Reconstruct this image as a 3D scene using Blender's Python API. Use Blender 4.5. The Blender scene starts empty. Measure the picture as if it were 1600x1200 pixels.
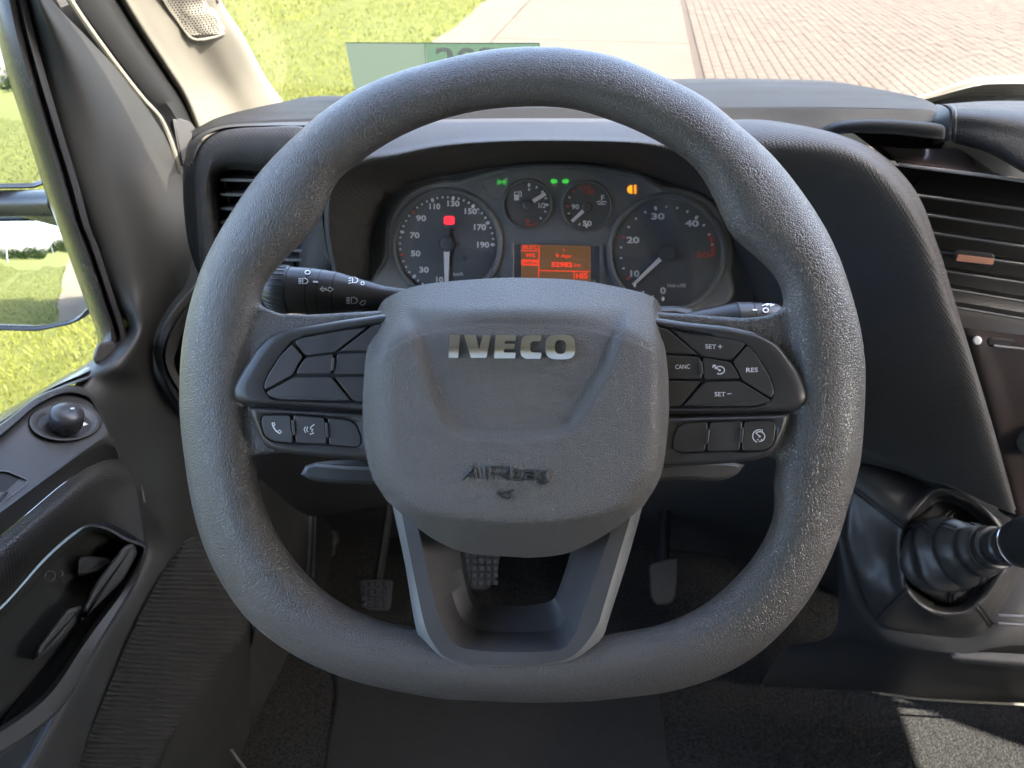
import bpy, bmesh, math, random
from mathutils import Vector, Matrix
R = math.radians
random.seed(4)
scene = bpy.context.scene
COL = scene.collection
# ------------------------------------------------------------------ camera
F = 1150.0                       # focal length in photo pixels (1600 x 1200)
PITCH, YAW = R(35.0), R(5.0)
CAM = Vector((0, 0, 1.72))
RT = Vector((math.cos(YAW), math.sin(YAW), 0))
FW0 = Vector((-math.sin(YAW), math.cos(YAW), 0))
ZUP = Vector((0, 0, 1))
FWD = FW0 * math.cos(PITCH) - ZUP * math.sin(PITCH)
UPV = FW0 * math.sin(PITCH) + ZUP * math.cos(PITCH)
cd = bpy.data.cameras.new('camera'); cam = bpy.data.objects.new('camera', cd); COL.objects.link(cam)
cam.matrix_world = Matrix.Translation(CAM) @ Matrix((RT, UPV, -FWD)).transposed().to_4x4()
cd.sensor_width = 36; cd.sensor_fit = 'HORIZONTAL'; cd.lens = 36 * F / 1600
cd.clip_start = 0.02; cd.clip_end = 2000
cd.dof.use_dof = True; cd.dof.focus_distance = 0.46; cd.dof.aperture_fstop = 16
scene.camera = cam
# ------------------------------------------------------------------ light
SUN_EL, SUN_AZ = R(45), R(112)    # azimuth clockwise from the van's heading (+Y): from the right and a little behind
w = bpy.data.worlds.new('World'); scene.world = w; w.use_nodes = True
nt = w.node_tree; bg = nt.nodes['Background']
sky = nt.nodes.new('ShaderNodeTexSky'); sky.sky_type = 'NISHITA'; sky.sun_disc = False
sky.sun_elevation = SUN_EL; sky.sun_rotation = SUN_AZ
sky.altitude = 0; sky.air_density = 0.8; sky.dust_density = 4.0
nt.links.new(sky.outputs[0], bg.inputs[0]); bg.inputs[1].default_value = 0.15
sl = bpy.data.lights.new('sun', 'SUN'); sl.energy = 2.1; sl.angle = R(0.5); sl.color = (1, 0.95, 0.86)
so = bpy.data.objects.new('sun', sl); COL.objects.link(so)
sdir = Vector((math.sin(SUN_AZ) * math.cos(SUN_EL), math.cos(SUN_AZ) * math.cos(SUN_EL), math.sin(SUN_EL)))
so.rotation_euler = (-sdir).to_track_quat('-Z', 'Y').to_euler(); so.location = (6, 0, 8)
vs = scene.view_settings
vs.view_transform = 'Standard'; vs.look = 'None'; vs.exposure = 3.8; vs.gamma = 1.0; vs.use_curve_mapping = False
scene.render.engine = 'CYCLES'
cy = scene.cycles
cy.max_bounces = 10; cy.diffuse_bounces = 6; cy.glossy_bounces = 5; cy.transparent_max_bounces = 16
cy.use_denoising = True
cy.caustics_reflective = False; cy.caustics_refractive = False
cy.sample_clamp_indirect = 6.0
# ------------------------------------------------------------------ pixel -> place helpers
def ray(px, py):
    return FWD + RT * ((px - 800) / F) + UPV * ((600 - py) / F)
def P(px, py, d): return CAM + ray(px, py) * d               # d = depth along the view axis
def QX(px, py, x):
    r = ray(px, py); return CAM + r * (x / r.x)
def QY(px, py, y):
    r = ray(px, py); return CAM + r * (y / r.y)
def QZ(px, py, z):
    r = ray(px, py); return CAM + r * ((z - CAM.z) / r.z)
def plane_fn(p0, n):
    n = n.normalized()
    def f(px, py, off=0.0):
        r = ray(px, py)
        t = (p0 + n * off - CAM).dot(n) / r.dot(n)
        return CAM + r * t
    return f
def sm(a, b, x):
    t = max(0.0, min(1.0, (x - a) / (b - a))) if a != b else (1.0 if x >= b else 0.0)
    return t * t * (3 - 2 * t)
# ------------------------------------------------------------------ objects
ORG = {}
def link(o, parent=None, org=None):
    COL.objects.link(o)
    if parent is not None:
        o.parent = parent
    return o
def thing(name, loc, label, cat, group=None):
    o = bpy.data.objects.new(name, None); COL.objects.link(o)
    o.location = loc; o.empty_display_size = 0.02
    ORG[o] = Vector(loc)
    tag(o, label, cat, group)
    return o
def tag(o, label=None, cat=None, group=None, kind=None):
    if label: o['label'] = label
    if cat: o['category'] = cat
    if group: o['group'] = group
    if kind: o['kind'] = kind
    return o
class MB:
    def __init__(s): s.v = []; s.f = []
    def add(s, pts, faces):
        b = len(s.v); s.v.extend([Vector(p) for p in pts]); s.f.extend([tuple(i + b for i in f) for f in faces]); return s
    def grid(s, rows, close_u=False, close_v=False):
        n = len(rows); m = len(rows[0]); pts = [p for r in rows for p in r]; fs = []
        for i in range(n if close_v else n - 1):
            for j in range(m if close_u else m - 1):
                a = i * m + j; b = i * m + (j + 1) % m; i2 = (i + 1) % n
                fs.append((a, b, i2 * m + (j + 1) % m, i2 * m + j))
        return s.add(pts, fs)
    def cap(s, loop, flip=False):
        k = list(range(len(loop)))
        return s.add(loop, [tuple(reversed(k)) if flip else tuple(k)])
    def box(s, c, size, rot=None):
        c = Vector(c); hx, hy, hz = [q / 2 for q in size]
        vs_ = [Vector((x, y, z)) for x in (-hx, hx) for y in (-hy, hy) for z in (-hz, hz)]
        if rot is not None: vs_ = [rot @ q for q in vs_]
        return s.add([c + q for q in vs_], [(0, 1, 3, 2), (4, 6, 7, 5), (0, 4, 5, 1), (2, 3, 7, 6), (0, 2, 6, 4), (1, 5, 7, 3)])
    def tube(s, path, rad, n=8, caps=True, closed=False):
        path = [Vector(p) for p in path]; m = len(path)
        rads = rad if isinstance(rad, (list, tuple)) else [rad] * m
        t0 = (path[1] - path[0]).normalized(); nrm = t0.orthogonal().normalized(); rows = []
        for i in range(m):
            a = path[(i - 1) % m] if (closed or i > 0) else path[i]
            b = path[(i + 1) % m] if (closed or i < m - 1) else path[i]
            t = (b - a).normalized(); nrm = (nrm - t * nrm.dot(t)).normalized(); bn = t.cross(nrm)
            rows.append([path[i] + (nrm * math.cos(k * 2 * math.pi / n) + bn * math.sin(k * 2 * math.pi / n)) * rads[i] for k in range(n)])
        s.grid(rows, close_u=True, close_v=closed)
        if caps and not closed: s.cap(rows[0], True); s.cap(rows[-1])
        return s
    def lathe(s, base, axis, prof, n=32, caps=True):
        axis = Vector(axis).normalized(); u = axis.orthogonal().normalized(); v = axis.cross(u); base = Vector(base)
        rows = [[base + axis * h + (u * math.cos(k * 2 * math.pi / n) + v * math.sin(k * 2 * math.pi / n)) * r for k in range(n)] for (h, r) in prof]
        s.grid(rows, close_u=True)
        if caps: s.cap(rows[0], True); s.cap(rows[-1])
        return s
    def mesh(s, name, org=Vector((0, 0, 0)), smooth=True, ang=38, weld=False, fix=True):
        me = bpy.data.meshes.new(name)
        me.from_pydata([tuple(p - org) for p in s.v], [], s.f)
        if weld or fix:
            bm = bmesh.new(); bm.from_mesh(me)
            if weld: bmesh.ops.remove_doubles(bm, verts=bm.verts, dist=1e-6)
            if fix: bmesh.ops.recalc_face_normals(bm, faces=bm.faces)
            bm.to_mesh(me); bm.free()
        if smooth:
            me.shade_smooth(); me.set_sharp_from_angle(angle=R(ang))
        return me
    def build(s, name, mat, parent=None, smooth=True, ang=38, weld=False, loc=None, fix=True):
        org = ORG[parent] if parent is not None else (Vector(loc) if loc is not None else sum(s.v, Vector()) / max(1, len(s.v)))
        me = s.mesh(name, org, smooth, ang, weld, fix)
        o = bpy.data.objects.new(name, me)
        if parent is None: o.location = org
        link(o, parent); ORG[o] = org
        if mat is not None: me.materials.append(mat)
        return o
def solidify(o, th, off=0.0):
    m = o.modifiers.new('thickness', 'SOLIDIFY'); m.thickness = th; m.offset = off; return o
def cr(p0, p1, p2, p3, t):                                     # Catmull-Rom
    return 0.5 * ((2 * p1) + (p2 - p0) * t + (2 * p0 - 5 * p1 + 4 * p2 - p3) * t * t + (3 * p1 - p0 - 3 * p2 + p3) * t ** 3)
def spline(pts, n, closed=False):                              # n samples along (by index), endpoints kept
    m = len(pts); out = []
    if m == 2 and not closed:
        return [pts[0] + (pts[1] - pts[0]) * (i / (n - 1)) for i in range(n)]
    for i in range(n):
        u = i / n * m if closed else i / (n - 1) * (m - 1)
        k = int(u); k = min(k, m - 1 if closed else m - 2); t = u - k
        if closed: a, b, c, d = pts[(k - 1) % m], pts[k % m], pts[(k + 1) % m], pts[(k + 2) % m]
        else:
            b, c = pts[k], pts[k + 1]
            a = pts[k - 1] if k > 0 else b * 2 - c
            d = pts[k + 2] if k + 2 < m else c * 2 - b
        out.append(cr(a, b, c, d, t))
    return out
def spline_len(pts, n, closed=False, over=16):                 # resampled evenly by length
    dense = spline(pts, len(pts) * over, closed)
    if closed: dense = dense + [dense[0]]
    L = [0.0]
    for a, b in zip(dense, dense[1:]): L.append(L[-1] + (b - a).length)
    out = []; j = 0
    cnt = n if closed else n - 1
    for i in range(n):
        tgt = L[-1] * i / cnt
        while j < len(L) - 2 and L[j + 1] < tgt: j += 1
        seg = L[j + 1] - L[j]
        out.append(dense[j].lerp(dense[j + 1], (tgt - L[j]) / seg if seg > 0 else 0))
    return out
def patch_rows(rows, nu, nv, evenly=False, sharp=()):
    """rows of control points -> dense grid; smooth both ways"""
    r = [spline_len(x, nu) if evenly else spline(x, nu) for x in rows]
    cols = [spline([row[j] for row in r], nv) for j in range(nu)]
    return [[cols[j][i] for j in range(nu)] for i in range(nv)]
def V2(a): return [Vector((p[0], p[1], 0)) for p in a]
def chaikin(poly, it=2, cut=0.25):
    for _ in range(it):
        out = []
        for i in range(len(poly)):
            a, b = poly[i], poly[(i + 1) % len(poly)]
            out += [a.lerp(b, cut), a.lerp(b, 1 - cut)]
        poly = out
    return poly
def round_poly(poly, r, seg=4):
    """corner rounding with a radius in px"""
    out = []; n = len(poly)
    for i in range(n):
        p, a, b = poly[i], poly[i - 1], poly[(i + 1) % n]
        la, lb = (a - p).length, (b - p).length
        k = min(r, la * 0.48, lb * 0.48)
        s, e = p + (a - p) * (k / la), p + (b - p) * (k / lb)
        for j in range(seg + 1):
            t = j / seg; out.append(s * (1 - t) ** 2 + p * 2 * t * (1 - t) + e * t * t)
    return out
def inset(poly, d):
    n = len(poly); area = sum(poly[i].x * poly[(i + 1) % n].y - poly[(i + 1) % n].x * poly[i].y for i in range(n))
    sg = 1 if area > 0 else -1; out = []
    for i in range(n):
        a, p, b = poly[i - 1], poly[i], poly[(i + 1) % n]
        e1 = (p - a); e2 = (b - p)
        if e1.length < 1e-6: e1 = e2
        if e2.length < 1e-6: e2 = e1
        e1 = e1.normalized(); e2 = e2.normalized()
        n1 = Vector((-e1.y, e1.x, 0)); n2 = Vector((-e2.y, e2.x, 0)); m = n1 + n2
        m = m / max(0.35, m.length_squared / 2) if m.length > 1e-6 else n1
        out.append(p + m * d * sg)
    return out
def prism(mb, poly, place, w0, w1, bev=2.0, bw=None, steps=3):
    """poly in px (Vectors), raised from w0 to w1 with a rounded edge of bev px"""
    bw = bw if bw is not None else (w1 - w0) * 0.5
    loops = [[place(p.x, p.y, w0) for p in poly]]
    for k in range(steps + 1):
        a = k / steps * math.pi / 2
        q = inset(poly, bev * (1 - math.cos(a)))
        loops.append([place(p.x, p.y, w1 - bw * (1 - math.sin(a))) for p in q])
    mb.grid(loops, close_u=True); mb.cap(loops[-1])
    return mb
def text_mesh(body, ext=0.0, bold=0.0, spacing=1.0, res=3):
    cu = bpy.data.curves.new('t', 'FONT'); cu.body = body; cu.extrude = ext; cu.offset = bold; cu.space_character = spacing
    cu.resolution_u = res; cu.align_x = 'CENTER'
    o = bpy.data.objects.new('t', cu); COL.objects.link(o)
    dg = bpy.context.evaluated_depsgraph_get(); me = o.evaluated_get(dg).to_mesh()
    vs_ = [v.co.copy() for v in me.vertices]; fs = [tuple(p.vertices) for p in me.polygons]
    o.evaluated_get(dg).to_mesh_clear(); bpy.data.objects.remove(o); bpy.data.curves.remove(cu)
    return vs_, fs
def text_px(mb, body, cx, cy, wpx, hpx, place, w0, th=0.0003, bold=0.0, rot=0.0, slope=0.0, spacing=1.0, mirror=False):
    """letters fitted to a wpx x hpx box centred at (cx, cy) px"""
    vs_, fs = text_mesh(body, 1.0, bold, spacing)
    x0, x1 = min(v.x for v in vs_), max(v.x for v in vs_); y0, y1 = min(v.y for v in vs_), max(v.y for v in vs_)
    out = []; c, s_ = math.cos(R(rot)), math.sin(R(rot))
    for v in vs_:
        a = ((v.x - x0) / (x1 - x0) - 0.5) * wpx; b = -((v.y - y0) / (y1 - y0) - 0.5) * hpx
        if mirror: a = -a
        b += slope * a
        out.append(place(cx + a * c - b * s_, cy + a * s_ + b * c, w0 + (th if v.z > 0 else 0)))
    mb.add(out, fs); return mb
def domed(mb, loops, place, w0, w1, step, dome, yc, half):
    """raised letter from px outlines (first outer, rest holes) whose face bulges between its top and bottom"""
    bm = bmesh.new(); allv = []
    edges = []
    for lp in loops:
        vs_ = [bm.verts.new((p.x, p.y, 0)) for p in lp]
        for i in range(len(vs_)): edges.append(bm.edges.new((vs_[i], vs_[(i + 1) % len(vs_)])))
    bmesh.ops.triangle_fill(bm, edges=edges, use_beauty=True)
    y = yc - half
    while y < yc + half:
        bmesh.ops.bisect_plane(bm, geom=bm.verts[:] + bm.edges[:] + bm.faces[:], plane_co=(0, y, 0), plane_no=(0, 1, 0)); y += step
    bm.verts.index_update()
    h = lambda p: w1 + dome * (1 - ((p.y - yc) / half) ** 2)
    pts = [place(v.co.x, v.co.y, h(v.co)) for v in bm.verts]; mb.add(pts, [tuple(v.index for v in f.verts) for f in bm.faces])
    for e in bm.edges:
        if len(e.link_faces) == 1:
            a, b = e.verts; mb.add([place(a.co.x, a.co.y, h(a.co)), place(b.co.x, b.co.y, h(b.co)), place(b.co.x, b.co.y, w0), place(a.co.x, a.co.y, w0)], [(0, 1, 2, 3)])
    bm.free(); return mb
def strokes(mb, lines, place, w, wpx=2.0, th=0.0003):
    """flat printed strokes, each a polyline in px of width wpx with a little thickness"""
    for ln in lines:
        pts = [Vector((p[0], p[1], 0)) for p in ln]; n = len(pts); L = []; Rr = []
        closed = (pts[0] - pts[-1]).length < 1e-6 and n > 2
        for i in range(n):
            a = pts[i - 1] if i > 0 else (pts[-2] if closed else pts[i]); b = pts[i + 1] if i < n - 1 else (pts[1] if closed else pts[i])
            t = (b - a).normalized(); nn = Vector((-t.y, t.x, 0)) * wpx / 2
            L.append(pts[i] + nn); Rr.append(pts[i] - nn)
        rows = [[place(p.x, p.y, w) for p in L], [place(p.x, p.y, w + th) for p in L], [place(p.x, p.y, w + th) for p in Rr], [place(p.x, p.y, w) for p in Rr]]
        mb.grid(rows)
    return mb
def arc(cx, cy, r, a0, a1, n=12, ry=None):                      # angles clockwise from up, px space
    ry = ry or r
    return [(cx + r * math.sin(R(a0 + (a1 - a0) * i / (n - 1))), cy - ry * math.cos(R(a0 + (a1 - a0) * i / (n - 1)))) for i in range(n)]
# ------------------------------------------------------------------ materials
MAT = {}
def mat(name, col, rough=0.5, metal=0.0, spec=0.5, bump=None, vary=None, emit=None, coat=0.0, sheen=0.0):
    """bump = (kind, scale, strength, distance); vary = (scale, amount)"""
    m = bpy.data.materials.new(name); m.use_nodes = True; n = m.node_tree; b = n.nodes['Principled BSDF']
    b.inputs['Base Color'].default_value = (*col, 1); b.inputs['Roughness'].default_value = rough
    b.inputs['Metallic'].default_value = metal; b.inputs['Specular IOR Level'].default_value = spec
    b.inputs['Coat Weight'].default_value = coat; b.inputs['Sheen Weight'].default_value = sheen
    if emit: b.inputs['Emission Color'].default_value = (*emit[0], 1); b.inputs['Emission Strength'].default_value = emit[1]
    tc = n.nodes.new('ShaderNodeTexCoord')
    if vary:
        t = n.nodes.new('ShaderNodeTexNoise'); t.inputs['Scale'].default_value = vary[0]; t.inputs['Detail'].default_value = 5
        n.links.new(tc.outputs['Object'], t.inputs['Vector'])
        r = n.nodes.new('ShaderNodeMapRange'); r.inputs[1].default_value = 0.3; r.inputs[2].default_value = 0.7
        r.inputs[3].default_value = 1 - vary[1]; r.inputs[4].default_value = 1 + vary[1]
        n.links.new(t.outputs['Fac'], r.inputs[0])
        mx = n.nodes.new('ShaderNodeVectorMath'); mx.operation = 'SCALE'; mx.inputs[0].default_value = col
        n.links.new(r.outputs[0], mx.inputs['Scale']); n.links.new(mx.outputs[0], b.inputs['Base Color'])
        r2 = n.nodes.new('ShaderNodeMapRange'); r2.inputs[1].default_value = 0.3; r2.inputs[2].default_value = 0.7
        r2.inputs[3].default_value = max(0.02, rough - 0.06); r2.inputs[4].default_value = rough + 0.06
        n.links.new(t.outputs['Fac'], r2.inputs[0]); n.links.new(r2.outputs[0], b.inputs['Roughness'])
    if bump:
        kind, sc, st, dist = bump
        if kind == 'noise':
            t = n.nodes.new('ShaderNodeTexNoise'); t.inputs['Scale'].default_value = sc; t.inputs['Detail'].default_value = 3
            n.links.new(tc.outputs['Object'], t.inputs['Vector']); h = t.outputs['Fac']
        elif kind in ('leather', 'grain'):
            nz = n.nodes.new('ShaderNodeTexNoise'); nz.inputs['Scale'].default_value = sc * 0.6; nz.inputs['Detail'].default_value = 2
            n.links.new(tc.outputs['Object'], nz.inputs['Vector'])
            ad = n.nodes.new('ShaderNodeVectorMath'); ad.operation = 'MULTIPLY_ADD'; ad.inputs[1].default_value = (0.9 / sc,) * 3
            n.links.new(nz.outputs['Color'], ad.inputs[0]); n.links.new(tc.outputs['Object'], ad.inputs[2])
            t = n.nodes.new('ShaderNodeTexVoronoi'); t.feature = 'DISTANCE_TO_EDGE'; t.inputs['Scale'].default_value = sc
            n.links.new(ad.outputs[0], t.inputs['Vector'])
            r = n.nodes.new('ShaderNodeMapRange'); r.interpolation_type = 'SMOOTHSTEP'
            r.inputs[1].default_value = 0.0; r.inputs[2].default_value = 0.22
            n.links.new(t.outputs['Distance'], r.inputs[0]); h = r.outputs[0]
        elif kind == 'weave':
            t = n.nodes.new('ShaderNodeTexVoronoi'); t.inputs['Scale'].default_value = sc; t.inputs['Randomness'].default_value = 0.12
            mp = n.nodes.new('ShaderNodeMapping'); mp.inputs['Rotation'].default_value = (0.6, 0.35, 0.785)
            n.links.new(tc.outputs['Object'], mp.inputs[0]); n.links.new(mp.outputs[0], t.inputs['Vector']); h = t.outputs['Distance']; st = -st
        bp = n.nodes.new('ShaderNodeBump'); bp.inputs['Strength'].default_value = abs(st); bp.inputs['Distance'].default_value = dist; bp.invert = st < 0
        n.links.new(h, bp.inputs['Height']); n.links.new(bp.outputs[0], b.inputs['Normal'])
    MAT[name] = m; return m
def glass(name, tint, gloss=0.06, rough=0.0, dust=0.0):
    """thin clear pane: see-through with a Fresnel reflection"""
    m = bpy.data.materials.new(name); m.use_nodes = True; n = m.node_tree
    for q in list(n.nodes): n.nodes.remove(q)
    o = n.nodes.new('ShaderNodeOutputMaterial'); tr = n.nodes.new('ShaderNodeBsdfTransparent'); gl = n.nodes.new('ShaderNodeBsdfGlossy')
    tr.inputs[0].default_value = (*tint, 1); gl.inputs['Roughness'].default_value = rough
    lw = n.nodes.new('ShaderNodeLayerWeight'); lw.inputs[0].default_value = 0.5
    pw = n.nodes.new('ShaderNodeMath'); pw.operation = 'POWER'; pw.inputs[1].default_value = 4.5; n.links.new(lw.outputs['Facing'], pw.inputs[0])
    fr = n.nodes.new('ShaderNodeMath'); fr.operation = 'MULTIPLY_ADD'; fr.inputs[1].default_value = 0.8; fr.inputs[2].default_value = gloss * 0.6; n.links.new(pw.outputs[0], fr.inputs[0])
    mx = n.nodes.new('ShaderNodeMixShader'); n.links.new(fr.outputs[0], mx.inputs[0]); n.links.new(tr.outputs[0], mx.inputs[1]); n.links.new(gl.outputs[0], mx.inputs[2])
    if dust:
        tc = n.nodes.new('ShaderNodeTexCoord'); nz = n.nodes.new('ShaderNodeTexNoise'); nz.inputs['Scale'].default_value = 38; nz.inputs['Detail'].default_value = 9; nz.inputs['Roughness'].default_value = 0.75
        n.links.new(tc.outputs['Object'], nz.inputs['Vector']); mr = n.nodes.new('ShaderNodeMapRange'); mr.inputs[1].default_value = 0.42; mr.inputs[2].default_value = 0.75; mr.inputs[3].default_value = dust * 0.25; mr.inputs[4].default_value = dust
        n.links.new(nz.outputs['Fac'], mr.inputs[0]); df = n.nodes.new('ShaderNodeBsdfDiffuse'); df.inputs[0].default_value = (0.6, 0.58, 0.52, 1); m2 = n.nodes.new('ShaderNodeMixShader')
        n.links.new(mr.outputs[0], m2.inputs[0]); n.links.new(mx.outputs[0], m2.inputs[1]); n.links.new(df.outputs[0], m2.inputs[2]); mx = m2
    n.links.new(mx.outputs[0], o.inputs[0]); MAT[name] = m; return m
mat('leather', (0.090, 0.080, 0.073), 0.35, spec=0.6, bump=('leather', 560, 0.42, 0.0008), vary=(40, 0.05))
mat('airbag_grain', (0.118, 0.107, 0.099), 0.37, spec=0.65, bump=('grain', 820, 0.6, 0.0008), vary=(30, 0.05))
mat('satin_black', (0.046, 0.042, 0.041), 0.34, bump=('noise', 2500, 0.05, 0.0002), vary=(60, 0.08))
mat('button_black', (0.045, 0.041, 0.040), 0.42, bump=('noise', 3000, 0.06, 0.0002), vary=(90, 0.10))
mat('gap_black', (0.004, 0.004, 0.004), 0.6)
mat('silver_grey', (0.24, 0.24, 0.24), 0.38, metal=0.35, bump=('noise', 2500, 0.04, 0.0002), vary=(50, 0.05))
mat('spoke_grey', (0.075, 0.071, 0.073), 0.42, bump=('noise', 2200, 0.06, 0.0002), vary=(50, 0.08))
mat('chrome', (0.80, 0.80, 0.80), 0.17, metal=1.0)
mat('white_print', (0.80, 0.80, 0.80), 0.5)
mat('dash_weave', (0.060, 0.057, 0.055), 0.60, spec=0.32, bump=('weave', 480, 0.8, 0.0009), vary=(14, 0.05))
mat('dash_plastic', (0.036, 0.035, 0.034), 0.55, spec=0.4, bump=('grain', 1100, 0.22, 0.0002), vary=(12, 0.06))
mat('dash_dark', (0.036, 0.035, 0.034), 0.52, bump=('grain', 900, 0.2, 0.0002), vary=(10, 0.08))
mat('slat_black', (0.030, 0.029, 0.030), 0.34)
mat('brown_gloss', (0.060, 0.046, 0.041), 0.16, coat=0.3, vary=(8, 0.06))
mat('gauge_face', (0.080, 0.080, 0.084), 0.45)
mat('gauge_panel', (0.15, 0.148, 0.152), 0.48, bump=('noise', 1500, 0.06, 0.0002))
mat('bezel', (0.16, 0.16, 0.165), 0.35)
mat('gauge_white', (0.80, 0.76, 0.75), 0.5)
mat('gauge_red', (0.55, 0.07, 0.05), 0.5)
mat('needle', (0.75, 0.70, 0.70), 0.45)
mat('hub_grey', (0.06, 0.06, 0.065), 0.4)
mat('lamp_green', (0.02, 0.15, 0.02), 0.5, emit=((0.05, 0.62, 0.06), 0.075))
mat('lamp_red', (0.2, 0.01, 0.02), 0.5, emit=((1.0, 0.03, 0.06), 0.115))
mat('lamp_amber', (0.3, 0.12, 0.01), 0.5, emit=((1.0, 0.36, 0.02), 0.115))
mat('display_back', (0.03, 0.02, 0.012), 0.35, emit=((0.30, 0.15, 0.07), 0.034))
mat('display_text', (0.2, 0.02, 0.01), 0.4, emit=((1.0, 0.05, 0.02), 0.085))
mat('door_plastic', (0.033, 0.033, 0.031), 0.44, bump=('grain', 800, 0.30, 0.0003), vary=(10, 0.07))
mat('door_panel', (0.062, 0.061, 0.059), 0.46, bump=('noise', 2500, 0.05, 0.0002), vary=(20, 0.06))
mat('door_weave', (0.050, 0.049, 0.047), 0.46, bump=('weave', 420, 0.7, 0.0008))
mat('rib_cloth', (0.050, 0.049, 0.047), 0.75, bump=('noise', 1800, 0.4, 0.0004))
mat('rubber', (0.018, 0.018, 0.018), 0.42, bump=('noise', 900, 0.1, 0.0003))
mat('frame_gloss', (0.040, 0.039, 0.040), 0.24, vary=(15, 0.1))
mat('beige_trim', (0.20, 0.185, 0.150), 0.62, bump=('grain', 700, 0.22, 0.0003), vary=(12, 0.04))
mat('boot_leather', (0.040, 0.039, 0.037), 0.38, spec=0.5, bump=('leather', 700, 0.10, 0.0003), vary=(25, 0.12))
mat('thread', (0.03, 0.03, 0.03), 0.6)
mat('knob_black', (0.032, 0.031, 0.033), 0.32, bump=('leather', 800, 0.3, 0.0004))
mat('carpet', (0.040, 0.039, 0.037), 0.95, spec=0.1, bump=('noise', 420, 1.0, 0.004), vary=(260, 0.55))
mat('mat_rubber', (0.020, 0.020, 0.020), 0.7, bump=('noise', 700, 0.5, 0.001), vary=(60, 0.3))
mat('pedal_metal', (0.06, 0.06, 0.06), 0.5, metal=0.4)
mat('mirror_glass', (0.86, 0.90, 0.88), 0.01, metal=1.0)
mat('mirror_plastic', (0.02, 0.02, 0.022), 0.28, vary=(20, 0.1))
mat('van_white', (0.72, 0.72, 0.70), 0.35)
mat('headliner', (0.74, 0.72, 0.69), 0.85)
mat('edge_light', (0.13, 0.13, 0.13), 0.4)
mat('pad_plastic', (0.019, 0.0185, 0.018), 0.66, spec=0.22, bump=('grain', 900, 0.5, 0.0004), vary=(12, 0.08))
mat('shelf_grain', (0.030, 0.029, 0.028), 0.55, spec=0.35, bump=('grain', 800, 0.9, 0.0008), vary=(30, 0.08))
mat('tab_orange_reflection', (0.62, 0.30, 0.20), 0.3, metal=0.3)  # orange reflection on the chrome tab, put into the base colour
mat('frit', (0.01, 0.01, 0.01), 0.3)
def paper(name, col):
    m = bpy.data.materials.new(name); m.use_nodes = True; n = m.node_tree; b = n.nodes['Principled BSDF']; b.inputs['Base Color'].default_value = (*col, 1); b.inputs['Roughness'].default_value = 0.6
    t = n.nodes.new('ShaderNodeBsdfTranslucent'); t.inputs[0].default_value = (*col, 1); x = n.nodes.new('ShaderNodeMixShader'); x.inputs[0].default_value = 0.5
    n.links.new(b.outputs[0], x.inputs[1]); n.links.new(t.outputs[0], x.inputs[2]); n.links.new(x.outputs[0], n.nodes['Material Output'].inputs[0]); MAT[name] = m
paper('card_paper', (0.15, 0.185, 0.125)); paper('card_green', (0.10, 0.155, 0.092)); mat('card_print', (0.80, 0.86, 0.76), 0.6)
glass('windscreen_glass', (0.97, 0.975, 0.97), dust=0.05); glass('door_glass', (0.97, 0.975, 0.97)); glass('lens_clear', (0.97, 0.97, 0.97), gloss=0.05)
# ================================================================== STEERING WHEEL
D = 0.43
W = plane_fn(P(815, 600, D), -(FWD + RT * 0.06))                # the wheel's plane, offset w towards the driver
WHEEL = thing('steering_wheel', W(812, 600, -0.05), 'large dark grey grained steering wheel with airbag hub and button spokes', 'steering wheel')
RC = (816.0, 590.0)
OUT_ = [(830,72),(687,94),(556,139),(504,173),(455,217),(413,259),(367,322),(335,375),(313,420),(300,460),(290,502),(282,550),(280,595),(280,645),(284,690),(290,732),(298,785),(322,867),(350,920),(385,969),(437,1011),(490,1041),(560,1067),(625,1081),(765,1095),(870,1097),(975,1090),(1040,1083),(1110,1063),(1162,1039),(1215,997),(1267,934),(1302,867),(1327,787),(1344,732),(1351,645),(1353,568),(1351,547),(1344,505),(1330,456),(1314,405),(1285,346),(1250,294),(1197,231),(1155,196),(1100,150),(1040,121),(965,88)]
INN_ = [(807,168),(695,186),(612,221),(556,259),(530,278),(516,305),(504,339),(487,367),(454,397),(430,424),(412,446),(408,475),(396,520),(394,590),(396,660),(402,740),(410,775),(415,795),(432,832),(462,877),(500,917),(542,947),(587,967),(640,980),(720,1000),(816,1008),(900,1002),(960,988),(986,985),(1050,969),(1102,943),(1141,910),(1180,866),(1200,829),(1210,801),(1209,780),(1206,750),(1218,700),(1228,620),(1230,540),(1222,480),(1224,455),(1204,424),(1180,402),(1141,371),(1127,340),(1110,301),(1092,270),(1075,252),(1040,229),(939,184),(897,171)]
def polar(pts):
    return sorted((math.atan2(y - RC[1], x - RC[0]), math.hypot(x - RC[0], y - RC[1])) for x, y in pts)
PO, PI_ = polar(OUT_), polar(INN_)
def pol_at(tab, a):
    n = len(tab)
    for i in range(n):
        a0, r0 = tab[i]; a1, r1 = tab[(i + 1) % n]
        if i == n - 1: a1 += 2 * math.pi
        aa = a if a >= tab[0][0] else a + 2 * math.pi
        if a0 <= aa <= a1: return r0 + (r1 - r0) * (aa - a0) / max(1e-9, a1 - a0)
    return tab[0][1]
def smooth_ring(v, it=2):
    for _ in range(it): v = [(v[i - 1] + 2 * v[i] + v[(i + 1) % len(v)]) / 4 for i in range(len(v))]
    return v
NR = 220
ang = [-math.pi + 1e-4 + 2 * math.pi * i / NR for i in range(NR)]
ro = smooth_ring([pol_at(PO, a) for a in ang], 3); ri = smooth_ring([pol_at(PI_, a) for a in ang], 2)
mb = MB(); rows = []
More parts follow.
